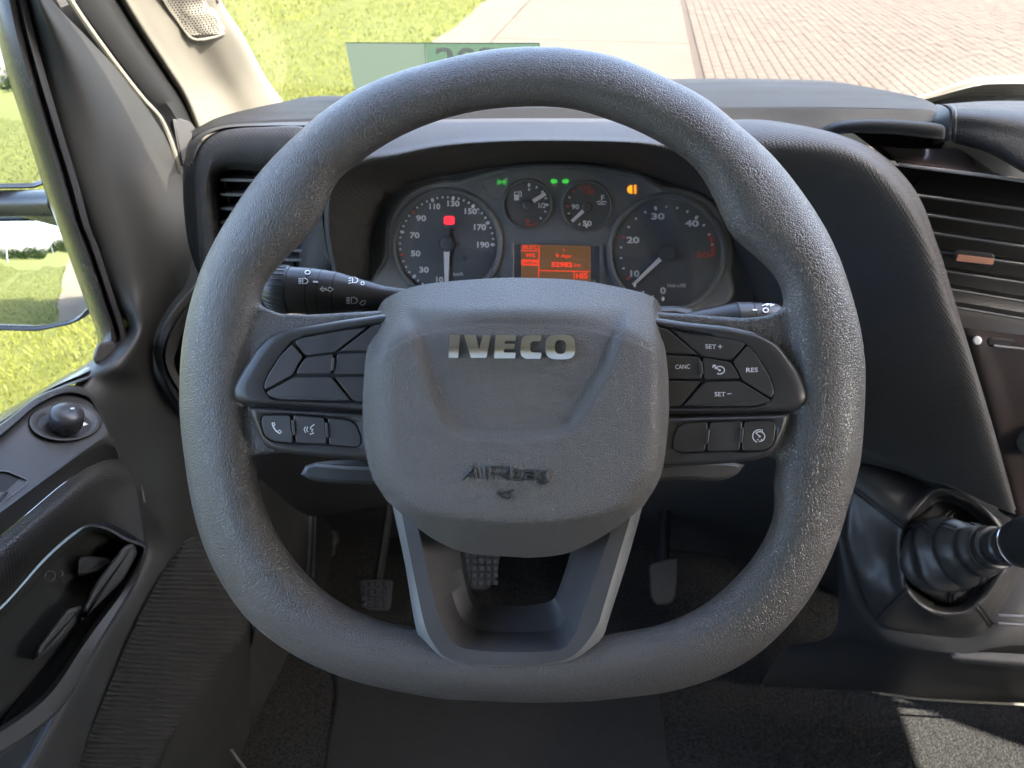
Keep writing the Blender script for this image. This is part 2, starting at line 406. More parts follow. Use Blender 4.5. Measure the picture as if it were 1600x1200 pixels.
for i, a in enumerate(ang):
    c, h = (ro[i] + ri[i]) / 2, (ro[i] - ri[i]) / 2; row = []
    b = 0.0175
    for k in range(20):
        f = 2 * math.pi * k / 20; cx = math.cos(f); sx = math.sin(f)
        r_ = c + h * cx
        row.append(W(RC[0] + r_ * math.cos(a), RC[1] + r_ * math.sin(a), b * sx))
    rows.append(row)
mb.grid(rows, close_u=True, close_v=True)
# leather-covered spoke arms (joined to the rim by the voxel skin below)
for poly in ([(330,500),(405,478),(440,491),(480,492),(620,484),(640,690),(450,706),(330,720)], [(1300,500),(1228,480),(1197,494),(1162,497),(1010,486),(1000,690),(1170,712),(1300,720)]):
    prism(mb, [Vector((x, y, 0)) for x, y in poly], W, -0.012, 0.009, 6, 0.004)
    lp = [W(x, y, -0.012) for x, y in poly]; mb.cap(lp, True)
rim = mb.build('rim', MAT['leather'], WHEEL, weld=True)
rm = rim.modifiers.new('skin', 'REMESH'); rm.mode = 'VOXEL'; rm.voxel_size = 0.0017; rm.use_smooth_shade = True
smt = rim.modifiers.new('soft', 'SMOOTH'); smt.iterations = 9; smt.factor = 0.5
dg = bpy.context.evaluated_depsgraph_get(); me2 = bpy.data.meshes.new_from_object(rim.evaluated_get(dg))
rim.modifiers.clear(); rim.data = me2; rim.data.shade_smooth()
if not rim.data.materials: rim.data.materials.append(MAT['leather'])
rim['label'] = 'dark grey leather grained rim, flattened at the bottom'
# ---------------- airbag cover
def inpoly(x, y, poly):
    c = False; n = len(poly)
    for i in range(n):
        x1, y1 = poly[i]; x2, y2 = poly[i - 1]
        if (y1 > y) != (y2 > y) and x < (x2 - x1) * (y - y1) / (y2 - y1) + x1: c = not c
    return c
def dpoly(x, y, poly, closed=True):
    best = 1e9; n = len(poly)
    for i in range(n if closed else n - 1):
        x1, y1 = poly[i]; x2, y2 = poly[(i + 1) % n]
        dx, dy = x2 - x1, y2 - y1; L = dx * dx + dy * dy
        t = max(0, min(1, ((x - x1) * dx + (y - y1) * dy) / L)) if L else 0
        best = min(best, math.hypot(x - x1 - t * dx, y - y1 - t * dy))
    return best
U_IN = [(648,470),(660,515),(694,617),(716,656),(735,666),(841,666),(885,656),(910,617),(945,560),(968,470)]
U_OUT = [(612,470),(625,515),(654,592),(682,667),(707,689),(735,694),(866,694),(897,686),(929,642),(960,580),(1000,470)]
FOLD = [(560,760),(600,772),(625,783),(660,799),(712,811),(800,817),(870,815),(940,803),(992,787),(1015,775),(1060,755)]
TOPA = [(590,484),(604,466),(654,446),(747,436),(819,434),(904,438),(982,452),(1022,465),(1034,484)]
RGT = [(1034,484),(1038,533),(1044,586),(1045,649),(1039,711),(1033,742),(1022,765),(1006,790)]
LFT = [(590,484),(581,520),(572,555),(567,617),(568,680),(576,727),(585,752),(604,782)]
BOT = [(604,782),(653,825),(688,848),(730,864),(800,870),(835,871),(887,864),(940,839),(985,808),(1006,790)]
def fold_y(x):
    for (x1, y1), (x2, y2) in zip(FOLD, FOLD[1:]):
        if x1 <= x <= x2: return y1 + (y2 - y1) * (x - x1) / (x2 - x1)
    return 760
def top_y(x):
    for (x1, y1), (x2, y2) in zip(TOPA, TOPA[1:]):
        if x1 <= x <= x2: return y1 + (y2 - y1) * (x - x1) / (x2 - x1)
    return 484
AIR_FACE = 0.043
def air_w(x, y):
    w_ = AIR_FACE - 0.004 * ((x - 806) / 235) ** 2
    # side shoulders fall away to the spokes
    ex = min(dpoly(x, y, LFT, False), dpoly(x, y, RGT, False))
    k = min(1, ex / 50); w_ -= 0.016 * (1 - math.sqrt(max(0, 1 - (1 - k) ** 2.4)))
    # upper slope up to the crest line
    crest = top_y(x) + 58 + 10 * abs((x - 810) / 200) ** 2
    ty = top_y(x)
    if y < crest + 14:
        t = (crest - y) / (crest - ty); s = (t + math.sqrt(t * t + 0.035)) / 2
        w_ -= 0.030 * s
    # recessed shield round the emblem
    if inpoly(x, y, U_OUT):
        do, di = dpoly(x, y, U_OUT, False), dpoly(x, y, U_IN, False)
        k = 1.0 if inpoly(x, y, U_IN) else do / max(1e-6, do + di)
        w_ -= 0.0042 * sm(0.12, 0.96, k) * sm(478, 512, y)
    # underside below the fold
    fy = fold_y(x)
    t = (y - fy) / 46.0; s = (t + math.sqrt(t * t + 0.02)) / 2
    w_ -= 0.028 * s
    return w_
NU, NV = 150, 130
T_, B_ = spline_len(V2(TOPA), NU), spline_len(V2(BOT), NU); L_, G_ = spline_len(V2(LFT), NV), spline_len(V2(RGT), NV)
rows = []; edge = {}
for j in range(NV):
    v = j / (NV - 1); row = []
    for i in range(NU):
        u = i / (NU - 1)
        p = T_[i] * (1 - v) + B_[i] * v + L_[j] * (1 - u) + G_[j] * u - (T_[0] * (1 - u) * (1 - v) + T_[-1] * u * (1 - v) + B_[0] * (1 - u) * v + B_[-1] * u * v)
        e = min(i, NU - 1 - i, j, NV - 1 - j)
        row.append(W(p.x, p.y, air_w(p.x, p.y)))
        if e == 0: edge[(j, i)] = p.copy()
    rows.append(row)
mb = MB(); mb.grid(rows)
loop = [(0, i) for i in range(NU)] + [(j, NU - 1) for j in range(1, NV)] + [(NV - 1, i) for i in range(NU - 2, -1, -1)] + [(j, 0) for j in range(NV - 2, 0, -1)]
ins = inset([edge[k] for k in loop], 5)
mb.grid([[rows[k[0]][k[1]] for k in loop], [W(q.x, q.y, air_w(edge[k].x, edge[k].y) - 0.0025) for q, k in zip(ins, loop)], [W(q.x, q.y, -0.012) for q in ins]], close_u=True)
air = mb.build('airbag_cover', MAT['airbag_grain'], WHEEL, weld=True, ang=50)
def AW(px, py, o=0.0): return W(px, py, air_w(px, py) + o)
# emblem letters
def zl(pts): return [Vector((560 + x / 3.2, 430 + y / 3.2, 0)) for x, y in pts]
LET = [zl([(457,297),(508,297),(499,413),(450,413)]),
       zl([(528,299),(588,299),(603,372),(622,299),(662,299),(640,413),(562,413)]),
       zl([(686,298),(790,298),(786,328),(733,328),(730,343),(783,343),(780,369),(728,369),(727,387),(787,387),(784,416),(678,416)]),
       zl([(845,299),(916,299),(913,330),(872,330),(860,340),(858,375),(868,386),(916,387),(911,418),(835,418),(813,402),(810,375),(815,325),(826,305)])]
AWs = lambda x, y, o: W(x, y, air_w(x, y) + o)
for lp in LET:
    mb = MB(); domed(mb, [round_poly(lp, 1.6, 2)], AWs, -0.0005, 0.0010, 2.0, 0.0018, 541.5, 21)
    mb.build('letter', MAT['chrome'], air, ang=30, weld=True)
# the O: a rounded ring
oc = Vector((560 + 1010 / 3.2, 430 + 359 / 3.2, 0)); ring = []
def sq(cx, cy, a, b, n, e):
    return [Vector((cx + a * math.copysign(abs(math.cos(t)) ** e, math.cos(t)), cy + b * math.copysign(abs(math.sin(t)) ** e, math.sin(t)), 0)) for t in [2 * math.pi * k / n for k in range(n)]]
oo, oi = sq(oc.x, oc.y, 23.2, 19.4, 40, 0.62), sq(oc.x, oc.y, 8.6, 10.8, 40, 0.7)
mb = MB(); domed(mb, [oo, oi], AWs, -0.0005, 0.0010, 2.0, 0.0018, 541.5, 21); mb.build('letter', MAT['chrome'], air, ang=30, weld=True)
# moulded AIRbag lettering and seat symbol
mb = MB()
def emboss(lines, r_):
    for ln in lines:
        pts = []
        for (x0, y0), (x1, y1) in zip(ln, ln[1:]):
            k = max(1, int(math.hypot(x1 - x0, y1 - y0) / 4)); pts += [(x0 + (x1 - x0) * i / k, y0 + (y1 - y0) * i / k) for i in range(k)]
        pts.append(ln[-1]); mb.tube([AW(x, y, 0.0003) for x, y in pts], r_, 6)
emboss([[(723,749),(742,729),(745,749)],[(731,743),(745,743)],[(757,729),(757,749)],[(766,749),(766,730),(786,730),(792,732),(793,737),(788,740),(766,741)],[(780,741),(794,749)]], 0.00065)
emboss([[(800,729),(800,748),(814,748),(817,745),(817,739),(814,736),(800,736)],[(822,736),(834,736),(837,738),(837,748),(823,748),(821,745),(823,742),(837,742)],[(855,737),(844,737),(842,740),(842,745),(845,748),(855,748)],[(855,735),(855,752),(852,755),(843,755)]], 0.0010)
emboss([[(778,767),(779,772),(784,772),(803,765)], arc(791, 774, 7, 0, 360, 14, 4.5)], 0.00055)
mat('moulded_plastic', (0.045, 0.043, 0.042), 0.30)
mb.build('moulded_lettering', MAT['moulded_plastic'], air, ang=80)
# ---------------- switch pods
def zp(l): return [Vector((x, y, 0)) for x, y in l]
POD_L = zp([(610,489),(590,492),(535,500),(472,511),(442,516),(420,525),(400,545),(375,585),(365,605),(364,615),(367,625),(382,631),(567,643),(610,645)])
AREA_L = zp([(610,502),(586,506),(535,515),(472,526),(455,532),(435,557),(415,590),(411,600),(412,612),(422,622),(437,626),(565,629),(610,630)])
LOW_L = zp([(385,634),(405,685),(417,700),(440,707),(510,715),(570,718),(610,720),(610,647),(567,645)])
LAREA_L = zp([(410,648),(455,647),(510,651),(542,654),(557,662),(565,682),(565,695),(557,700),(510,696),(460,694),(425,690),(412,680),(407,660)])
POD_R = zp([(1005,494),(1031,497),(1068,503),(1136,510),(1184,520),(1211,534),(1225,549),(1247,580),(1259,607),(1262,619),(1258,631),(1247,638),(1235,643),(1044,648),(1005,649)])
AREA_R = zp([(1005,505),(1044,512),(1092,520),(1150,531),(1167,537),(1184,556),(1204,590),(1211,612),(1207,624),(1194,632),(1175,636),(1046,637),(1005,637)])
LOW_R = zp([(1005,652),(1044,650),(1235,645),(1230,665),(1218,696),(1204,711),(1177,720),(1136,724),(1042,729),(1005,730)])
LAREA_R = zp([(1054,674),(1061,665),(1073,660),(1109,658),(1163,657),(1201,656),(1211,660),(1213,667),(1211,686),(1206,698),(1194,705),(1155,706),(1102,707),(1063,709),(1051,703),(1049,694)])
def pod(name, outer, area, label, r=8):
    mb = MB(); o = round_poly(outer, r, 3); a = round_poly(area, 5, 3)
    rise = 0.0185
    n = 200
    # start both loops at comparable angles
    c = sum(area, Vector()) / len(area)
    def resamp(poly):
        out = []; m = len(poly)
        for k in range(n):
            t = 2 * math.pi * k / n; dx, dy = math.cos(t), math.sin(t); best = None
            for i in range(m):
                p, q = poly[i] - c, poly[(i + 1) % m] - c; ex, ey = q.x - p.x, q.y - p.y; den = dx * ey - dy * ex
                if abs(den) < 1e-9: continue
                rr = (p.x * ey - p.y * ex) / den; uu_ = (p.x * dy - p.y * dx) / den
                if rr > 0 and -1e-6 <= uu_ <= 1 + 1e-6 and (best is None or rr > best): best = rr
            out.append(c + Vector((dx, dy, 0)) * (best or 1))
        return out
    ol, al = resamp(o), resamp(a)
    L = lambda pl, w_: [W(p.x, p.y, w_) for p in pl]
    mb.grid([L(ol, -0.004), L(ol, rise - 0.005), L(inset(ol, 2), rise - 0.002), L(inset(ol, 6), rise - 0.0002), L([p.lerp(q, 0.35) for p, q in zip(inset(ol, 6), al)], rise), L(al, rise - 0.0012), L(inset(al, 0.6), rise - 0.003)], close_u=True)
    ob = mb.build(name, MAT['satin_black'], WHEEL, ang=60); ob['label'] = label
    mb = MB(); mb.cap(L(inset(al, 0.4), rise - 0.0028)); mb.build('well_floor', MAT['gap_black'], ob, smooth=False)
    return ob, rise
def btn(par, poly, rise, gap=0.9, up=0.0, rr=6):
    mb = MB(); q = inset(round_poly(zp(poly), rr, 4), gap)
    prism(mb, q, W, rise - 0.003, rise - 0.0002 + up, 1.4, 0.0007, 2); return mb.build('button', MAT['button_black'], par, ang=12)
def marks(par, fn):
    mb = MB(); fn(mb); return mb.build('button_mark', MAT['white_print'], par, smooth=False)
pl, rise = pod('switch_pod', POD_L, AREA_L, 'left upper switch pod with blank buttons')
for b in ([(459,533),(472,527),(535,516),(580,508),(524,551),(477,557)], [(457,536),(475,558),(466,570),(459,586),(413,611),(412,600),(416,590),(436,557)], [(478,558),(522,552),(519,585),(461,585),(468,570)],
          [(461,588),(518,588),(551,628),(437,625),(422,621),(414,613)], [(582,508),(526,551),(575,550),(608,548),(608,503)], [(526,552),(608,549),(608,585),(521,586)], [(521,588),(608,587),(608,630),(552,628)]):
    btn(pl, b, rise)
def clip(par, x, y, h, rise, tilt=0):
    mb = MB(); prism(mb, round_poly(zp([(x - 2.6 + tilt, y - h), (x + 2.6 + tilt, y - h), (x + 2.6 - tilt, y + h), (x - 2.6 - tilt, y + h)]), 1.5, 2), W, rise - 0.003, rise + 0.0008, 1.0, 0.0006, 2)
    mb.build('ridge', MAT['button_black'], par, ang=30)
clip(pl, 520.5, 569, 10, rise, 1)
pr, rise = pod('switch_pod', POD_R, AREA_R, 'right upper switch pod with cruise control buttons')
for b in ([(1045,513),(1092,521),(1150,531),(1167,537),(1143,564),(1095,557)], [(1168,538),(1184,556),(1204,590),(1211,612),(1206,624),(1158,594),(1154,582),(1144,565)], [(1100,596),(1157,595),(1206,625),(1194,632),(1175,636),(1065,635)],
          [(1097,558),(1142,565),(1153,582),(1157,592),(1100,594)], [(1007,551),(1030,553),(1094,557),(1098,593),(1030,592),(1007,592)], [(1007,507),(1043,513),(1093,556),(1030,552),(1007,550)], [(1007,594),(1030,594),(1098,595),(1064,635),(1007,637)]):
    btn(pr, b, rise)
clip(pr, 1095.5, 575, 10, rise, -1)
tw = rise - 0.0002
def m1(mb):
    text_px(mb, 'SET', 1110.5, 541.5, 17, 7, W, tw, bold=0.01, slope=0.05); strokes(mb, [[(1122,541.5),(1128.5,541.5)],[(1125.2,538.5),(1125.2,544.8)]], W, tw, 1.2)
def m2(mb): text_px(mb, 'CANC', 1066.5, 573, 23, 7, W, tw, bold=0.01, slope=-0.03)
def m3(mb): text_px(mb, 'RES', 1175, 578, 18, 7, W, tw, bold=0.01, slope=-0.03)
def m4(mb):
    text_px(mb, 'SET', 1125, 616, 17, 7, W, tw, bold=0.01, slope=0.02); strokes(mb, [[(1136.5,615.5),(1143,615)]], W, tw, 1.3)
def m5(mb):
    strokes(mb, [arc(1124.5, 578.5, 7.5, -75, 210, 16, 6.0), [(1114.5,571),(1124,578.5)], [(1114,575),(1114.3,570.5),(1119,571)]], W, tw, 1.6)
    strokes(mb, [[(1120.5,584.5),(1122.5,582.5)],[(1128.5,584.5),(1126.5,582.5)]], W, tw, 1.2)
    strokes(mb, [arc(1124.5,578.5,1.2,0,360,8)], W, tw, 1.6)
for m_ in (m1, m2, m3, m4, m5): marks(pr, m_)
ll, rise = pod('switch_pod', LOW_L, LAREA_L, 'left lower switch pod with telephone and voice buttons', 7)
for b in ([(410,648),(454,648),(459,693),(425,690),(412,680),(407,660)], [(457,648),(508,652),(512,695),(462,693)], [(511,652),(542,655),(557,662),(565,682),(565,695),(557,700),(514,696)]): btn(ll, b, rise)
clip(ll, 458.5, 668, 12, rise, -1); clip(ll, 511, 672, 12, rise, -1)
def m6(mb):
    strokes(mb, [[(425,661),(427,667),(431,673),(437,677.5)]], W, tw, 1.8)
    strokes(mb, [[(425,661),(428.5,660.5),(429.5,664),(427.5,666)],[(437,677.5),(440,675),(437,672),(434,673.5)]], W, tw, 1.4)
def m7(mb):
    strokes(mb, [[(491,663),(486,667),(485,670),(489,671),(487,674),(490,677),(484,678.5)]], W, tw, 1.4)
    strokes(mb, [[(481,667),(479,671),(481,675)],[(477.5,666.5),(475,671),(477.5,676)],[(489,664.5),(491,664.2)]], W, tw, 1.3)
marks(ll, m6); marks(ll, m7)
lr, rise = pod('switch_pod', LOW_R, LAREA_R, 'right lower switch pod with speed limiter button', 7)
for b in ([(1054,674),(1061,665),(1073,660),(1107,659),(1102,706),(1063,708),(1051,703),(1049,694)], [(1109,659),(1161,657),(1156,705),(1104,706)], [(1163,657),(1201,656),(1211,660),(1213,667),(1211,686),(1206,698),(1194,705),(1158,705)]): btn(lr, b, rise)
clip(lr, 1105.5, 682, 12, rise, 1); clip(lr, 1159, 680, 12, rise, 1)
def m8(mb):
    strokes(mb, [arc(1187, 682, 8, -50, 190, 16, 7.6), arc(1186.5, 681.5, 10.4, -160, 20, 16, 10)], W, tw, 1.5)
    strokes(mb, [[(1181,676.5),(1187,682)],[(1191,671),(1191,675)],[(1183,688),(1185,686)],[(1191,688),(1189.5,686)], arc(1187,682,1,0,360,8)], W, tw, 1.4)
marks(lr, m8)
# ---------------- lower spoke (U-shaped grey trim)
def cv(l, n=90): return spline_len(zp(l), n)
O1 = cv([(606,760),(614,794),(632,878),(649,978),(660,1000),(677,1021),(702,1037),(737,1042),(800,1044),(852,1042),(898,1034),(922,1018),(943,993),(950,972),(982,871),(1003,794),(1012,760)])
C1 = cv([(618,765),(628,804),(649,909),(663,974),(676,1003),(697,1027),(737,1037),(800,1039),(852,1037),(889,1028),(913,1008),(934,976),(943,948),(984,811),(995,765)])
F1 = cv([(641,775),(653,825),(681,948),(695,983),(709,1004),(730,1014),(782,1019),(852,1018),(880,1013),(894,997),(905,976),(933,892),(954,832),(970,775)])
H1 = cv([(700,790),(716,864),(733,934),(744,951),(765,960),(808,961),(852,960),(870,951),(880,927),(898,864),(912,800)])
H2 = cv([(710,795),(726,867),(739,930),(751,944),(782,947),(812,947),(842,944),(863,937),(873,920),(891,864),(903,800)])
L = lambda pl, w_: [W(p.x, p.y, w_) for p in pl]
Lw = lambda pl, a, b: [W(p.x, p.y, a + (b - a) * sm(800, 1040, p.y)) for p in pl]
sp = MB(); sp.grid([Lw(C1, 0.008, 0.019), Lw(inset(F1 + F1[::-1], 0)[:90], 0.0085, 0.0185), Lw(F1, 0.008, 0.018), Lw([a.lerp(b, 0.06) for a, b in zip(F1, H1)], 0.0065, 0.0165), [W(a.lerp(b, 0.55).x, a.lerp(b, 0.55).y, -0.008) for a, b in zip(F1, H1)], L(H1, -0.016), L(H2, -0.024), L(H2, -0.034)])
lsp = sp.build('lower_spoke', MAT['spoke_grey'], WHEEL, ang=30)
e = MB(); e.grid([Lw(O1, -0.016, -0.006), Lw(O1, -0.002, 0.010), Lw([a.lerp(b, 0.5) for a, b in zip(O1, C1)], 0.005, 0.0165), Lw(C1, 0.0081, 0.0191)])
e.build('edge_trim', MAT['silver_grey'], lsp, ang=40)
# hub body behind the cover
mb = MB(); hub = chaikin(zp([(590,490),(1020,490),(1030,700),(960,800),(650,800),(580,700)]), 2)
prism(mb, hub, W, -0.05, -0.002, 4, 0.003); mb.build('hub_body', MAT['dash_dark'], WHEEL)
# ================================================================== INSTRUMENT CLUSTER
CN = Vector((0.0, -math.cos(R(22)), math.sin(R(22))))
CL0 = P(870, 380, 0.74)
CL = plane_fn(CL0, CN)
CLUS = thing('instrument_cluster', CL(870, 440), 'instrument cluster with two large dials, two small dials and red display', 'instrument cluster')
PANEL = [(600,470),(603,400),(606,350),(625,312),(655,291),(690,281),(715,281),(745,271),(790,260),(850,255),(920,257),(985,268),(1018,283),(1032,291),(1060,294),(1100,306),(1128,335),(1142,380),(1142,420),(1120,480),(870,500)]
mb = MB(); q = spline_len(zp(PANEL), 120, True)
prism(mb, q, CL, -0.012, 0.0, 5, 0.004); panel = mb.build('panel', MAT['gauge_panel'], CLUS, ang=40)
mb = MB(); prism(mb, inset(q, -34), CL, -0.04, -0.010, 4, 0.003); mb.build('rear_cover', MAT['dash_dark'], CLUS, ang=40)
# raised brow line on the panel (lamp window outline)
mb = MB(); mb.tube([CL(p.x, p.y, 0.0004) for p in spline_len(zp([(752,283),(756,279),(775,274),(800,268),(850,264),(920,266),(985,277)]), 40)], 0.0005, 6)
mb.tube([CL(p.x, p.y, 0.0004) for p in spline_len(zp([(752,283),(755,292),(765,305),(772,311),(786,311)]), 14)], 0.0005, 6)
mb.build('panel_line', MAT['bezel'], panel)
def gauge(name, cx, cy, r, ring, label, sink=0.004):
    c = lambda rr, off, n=64: [CL(cx + rr * math.sin(2 * math.pi * k / n), cy - rr * math.cos(2 * math.pi * k / n), off) for k in range(n)]
    mb = MB(); rows = [c(r * 0.97, 0.0006), c(r * 0.2, 0.0006), ]
    mb.grid(rows, close_u=True); mb.cap(rows[1])
    g = mb.build(name, MAT['gauge_face'], CLUS, smooth=False); g['label'] = label
    mb = MB(); a = ring
    mb.grid([c(r - 1, 0.0004), c(r - 0.5, 0.0035), c(r + a * 0.25, 0.0052), c(r + a * 0.6, 0.0048), c(r + a, 0.003), c(r + a + 1, -0.0005)], close_u=True)
    mb.build('bezel_ring', MAT['bezel'], g, ang=60)
    return g
def dot(g, cx, cy, ang_, rad, size, m='gauge_white', elong=1.5):
    x, y = cx + rad * math.sin(R(ang_)), cy - rad * math.cos(R(ang_)); mb = MB()
    dx, dy = math.sin(R(ang_)), -math.cos(R(ang_))
    pts = [Vector((x + dx * size * elong * math.cos(t) - dy * size * math.sin(t), y + dy * size * elong * math.cos(t) + dx * size * math.sin(t), 0)) for t in [2 * math.pi * k / 10 for k in range(10)]]
    prism(mb, pts, CL, 0.0006, 0.0016, size * 0.5, 0.0007, 2); return mb.build('tick', MAT[m], g)
def num(g, s, x, y, wd, h, m='gauge_white', rot=0.0):
    mb = MB(); text_px(mb, s, x, y, wd, h, CL, 0.0007, 0.0008, bold=0.035, slope=0.02); return mb.build('numeral', MAT[m], g, smooth=False)
def needle(g, cx, cy, tx, ty, w0, w1, start, hubr, tail=0):
    dv = Vector((tx - cx, ty - cy, 0)); Ln = dv.length; dv.normalize(); nn = Vector((-dv.y, dv.x, 0)); c = Vector((cx, cy, 0))
    mb = MB(); prism(mb, [c + dv * start + nn * w0, c + dv * Ln + nn * w1, c + dv * Ln - nn * w1, c + dv * start - nn * w0], CL, 0.0035, 0.0058, 0.8, 0.0008, 2)
    mb.build('needle', MAT['needle'], g, ang=30)
    mb = MB(); prism(mb, [Vector((cx + hubr * math.cos(2 * math.pi * k / 28), cy + hubr * math.sin(2 * math.pi * k / 28), 0)) for k in range(28)], CL, 0.0006, 0.0085, hubr * 0.35, 0.002, 3)
    if tail:
        prism(mb, [c - dv * (hubr - 1) + nn * 5, c - dv * tail + nn * 5, c - dv * tail - nn * 5, c - dv * (hubr - 1) - nn * 5], CL, 0.0035, 0.0060, 1, 0.0008, 2)
    mb.build('needle_hub', MAT['hub_grey'], g, ang=40)
# speedometer
SX, SY = 698, 381
g = gauge('speedometer', SX, SY, 80, 8, 'left dial reading road speed, needle at zero')
SP = {0: -180, 10: -163, 30: -135, 50: -104, 70: -75, 90: -46, 110: -18, 130: 8, 150: 35, 170: 63, 190: 91}
ks = sorted(SP)
def sp_ang(v):
    for a, b in zip(ks, ks[1:]):
        if a <= v <= b: return SP[a] + (SP[b] - SP[a]) * (v - a) / (b - a)
for v in range(10, 191, 5):
    big = v in SP
    dot(g, SX, SY, sp_ang(v), 72 if big else 73, 2.6 if big else 1.7, 'gauge_red' if v in (50, 90) else 'gauge_white', 1.4 if big else 1.2)
for s, x, y, wd in (('10', 687, 437, 11), ('30', 662.5, 421.5, 15), ('50', 649.5, 396, 15), ('70', 648, 367.5, 15), ('90', 658, 341, 16), ('110', 679.5, 322.5, 17), ('130', 708.5, 318, 19), ('150', 735.5, 330, 19), ('170', 750, 355, 19), ('190', 755, 382.5, 19)):
    num(g, s, x, y, wd, 9.5)
mb = MB(); text_px(mb, 'km/h', 716, 428, 15, 6, CL, 0.0007, 0.0004, bold=0.01); mb.build('unit_text', MAT['gauge_white'], g, smooth=False)
needle(g, SX, SY, 697.5, 446, 4.8, 3.0, 9, 12.5, 24)
mb = MB(); strokes(mb, [[(680,379),(686,379)],[(711,380),(722,380.5)]], CL, 0.0007, 2, 0.0006); prism(mb, [Vector((725 + 4 * math.cos(k * 0.5236), 403 + 4 * math.sin(k * 0.5236), 0)) for k in range(12)], CL, 0.0006, 0.0014, 1); mb.build('dial_mark', MAT['hub_grey'], g, smooth=False)
mb = MB(); prism(mb, round_poly(zp([(693.5,337.5),(710.5,337.5),(710.5,351),(693.5,351)]), 4, 4), CL, 0.0006, 0.0009, 0.5, 0.0001, 1); mb.build('warning_lamp', MAT['lamp_red'], g, smooth=False)['label'] = 'lit red parking brake warning lamp'
mb = MB(); strokes(mb, [arc(702, 344.2, 3.6, 0, 360, 16), arc(702, 344.2, 6.2, 50, 130, 8), arc(702, 344.2, 6.2, 230, 310, 8), [(702,341.8),(702,345.2)]], CL, 0.0010, 1.1, 0.0002); mb.build('lamp_symbol', MAT['gauge_face'], g, smooth=False)
# tachometer
TX, TY = 1042, 395
g = gauge('tachometer', TX, TY, 86, 8, 'right dial reading engine speed, red zone at fifty')
TA = lambda v: -175 + v * 53.6 / 10
TA_ = {0: 185 - 360, 10: -123, 20: -70, 30: -14, 40: 40, 50: 93}
def t_ang(v):
    k = int(v // 10) * 10; k = min(k, 40); return TA_[k] + (TA_[k + 10] - TA_[k]) * (v - k) / 10
v = 0.0
while v <= 50.01:
    big = abs(v % 10) < 0.01
    if v <= 47.6: dot(g, TX, TY, t_ang(v), 72, 2.6 if big else 1.8, 'gauge_red' if big and v in (10, 20) else 'gauge_white', 1.4 if big else 1.3)
    v += 2.5
for s, x, y, wd, m_ in (('0', 1036, 454, 9, 0), ('10', 992, 427.5, 14, 0), ('20', 989, 375, 20, 0), ('30', 1028, 338, 21, 0), ('40', 1081, 349, 22, 0), ('50', 1098, 398, 20, 1)):
    num(g, s, x, y, wd, 10.5, 'gauge_red' if m_ else 'gauge_white')
mb = MB(); strokes(mb, [arc(TX, TY, 71.5, 66, 93, 14), [(1108,399),(1114,399)]], CL, 0.0007, 4.2, 0.0006); strokes(mb, [arc(TX, TY, 75.5, 64, 93, 14)], CL, 0.0007, 1.2, 0.0006); mb.build('red_zone', MAT['gauge_red'], g, smooth=False)
mb = MB(); text_px(mb, '1/min x100', 1057, 446, 29, 6, CL, 0.0007, 0.0004, bold=0.01); mb.build('unit_text', MAT['gauge_white'], g, smooth=False)
needle(g, TX, TY, 989, 445, 3.6, 2.4, 14, 12.5)
mb = MB(); strokes(mb, [[(1043,373),(1043,381)],[(1019,394),(1028,394)],[(1054,396),(1063,396)],[(1039,408),(1039,416)]], CL, 0.0007, 2, 0.0006); mb.build('dial_mark', MAT['hub_grey'], g, smooth=False)
# fuel gauge
g = gauge('fuel_gauge', 824.5, 319, 37, 3, 'small dial with white pump symbol')
for a, sz in ((4, 2.3), (28, 1.7), (50, 1.7), (72, 1.7), (92, 2.3), (113, 1.7), (137, 1.7)): dot(g, 824.5, 319, a, 30, sz)
dot(g, 824.5, 319, 6, 23, 1.6)
num(g, '1/2', 847, 321, 11, 8); num(g, '0', 824.5, 345, 6, 7, 'gauge_red')
mb = MB(); strokes(mb, [arc(824.5, 319, 33, 150, 183, 8)], CL, 0.0007, 2.2, 0.0006); strokes(mb, [[(824,349),(824,353)]], CL, 0.0007, 2, 0.0006); mb.build('reserve_zone', MAT['gauge_red'], g, smooth=False)
mb = MB(); prism(mb, zp([(804,304),(811,304),(811,313),(804,313)]), CL, 0.0006, 0.0010, 0.3); strokes(mb, [[(804,313),(804,300),(811,300),(811,304)],[(811,306),(814.5,307),(814.5,301),(812,298.5)]], CL, 0.0007, 1.6, 0.0004); mb.build('pump_symbol', MAT['gauge_white'], g, smooth=False)
needle(g, 824.5, 319.5, 852.5, 302.5, 3.3, 3.0, 10, 7.5)
# temperature gauge
g = gauge('temperature_gauge', 917.5, 322, 37.5, 3, 'small dial with white thermometer symbol')
for a, sz, m_ in ((-178, 2.2, 0), (-157, 1.5, 0), (-135, 1.5, 0), (-112, 1.5, 0), (-90, 2.0, 1), (-64, 1.5, 0), (-42, 1.7, 1), (-22, 1.7, 1)): dot(g, 917.5, 322, a, 31, sz, 'gauge_red' if m_ else 'gauge_white')
num(g, '90', 899, 323, 12, 8); num(g, '50', 917.5, 349, 14, 8.5); num(g, '130', 920, 299.5, 17, 7.5, 'gauge_red')
mb = MB(); text_px(mb, '125', 915.5, 292, 14, 5, CL, 0.0007, 0.0004, bold=0.02); mb.build('hot_zone', MAT['gauge_red'], g, smooth=False)
mb = MB(); strokes(mb, [[(940,305),(940,314)],[(940,305.5),(944,305.5)],[(940,309),(944,309)],[(932,316),(936,314.5),(940,316.5),(944,314.5),(948,316)],[(934,319),(946,319)]], CL, 0.0007, 2.0, 0.0004); mb.build('thermometer_symbol', MAT['gauge_white'], g, smooth=False)
needle(g, 918, 323, 893.5, 346, 2.9, 2.6, 9, 8)
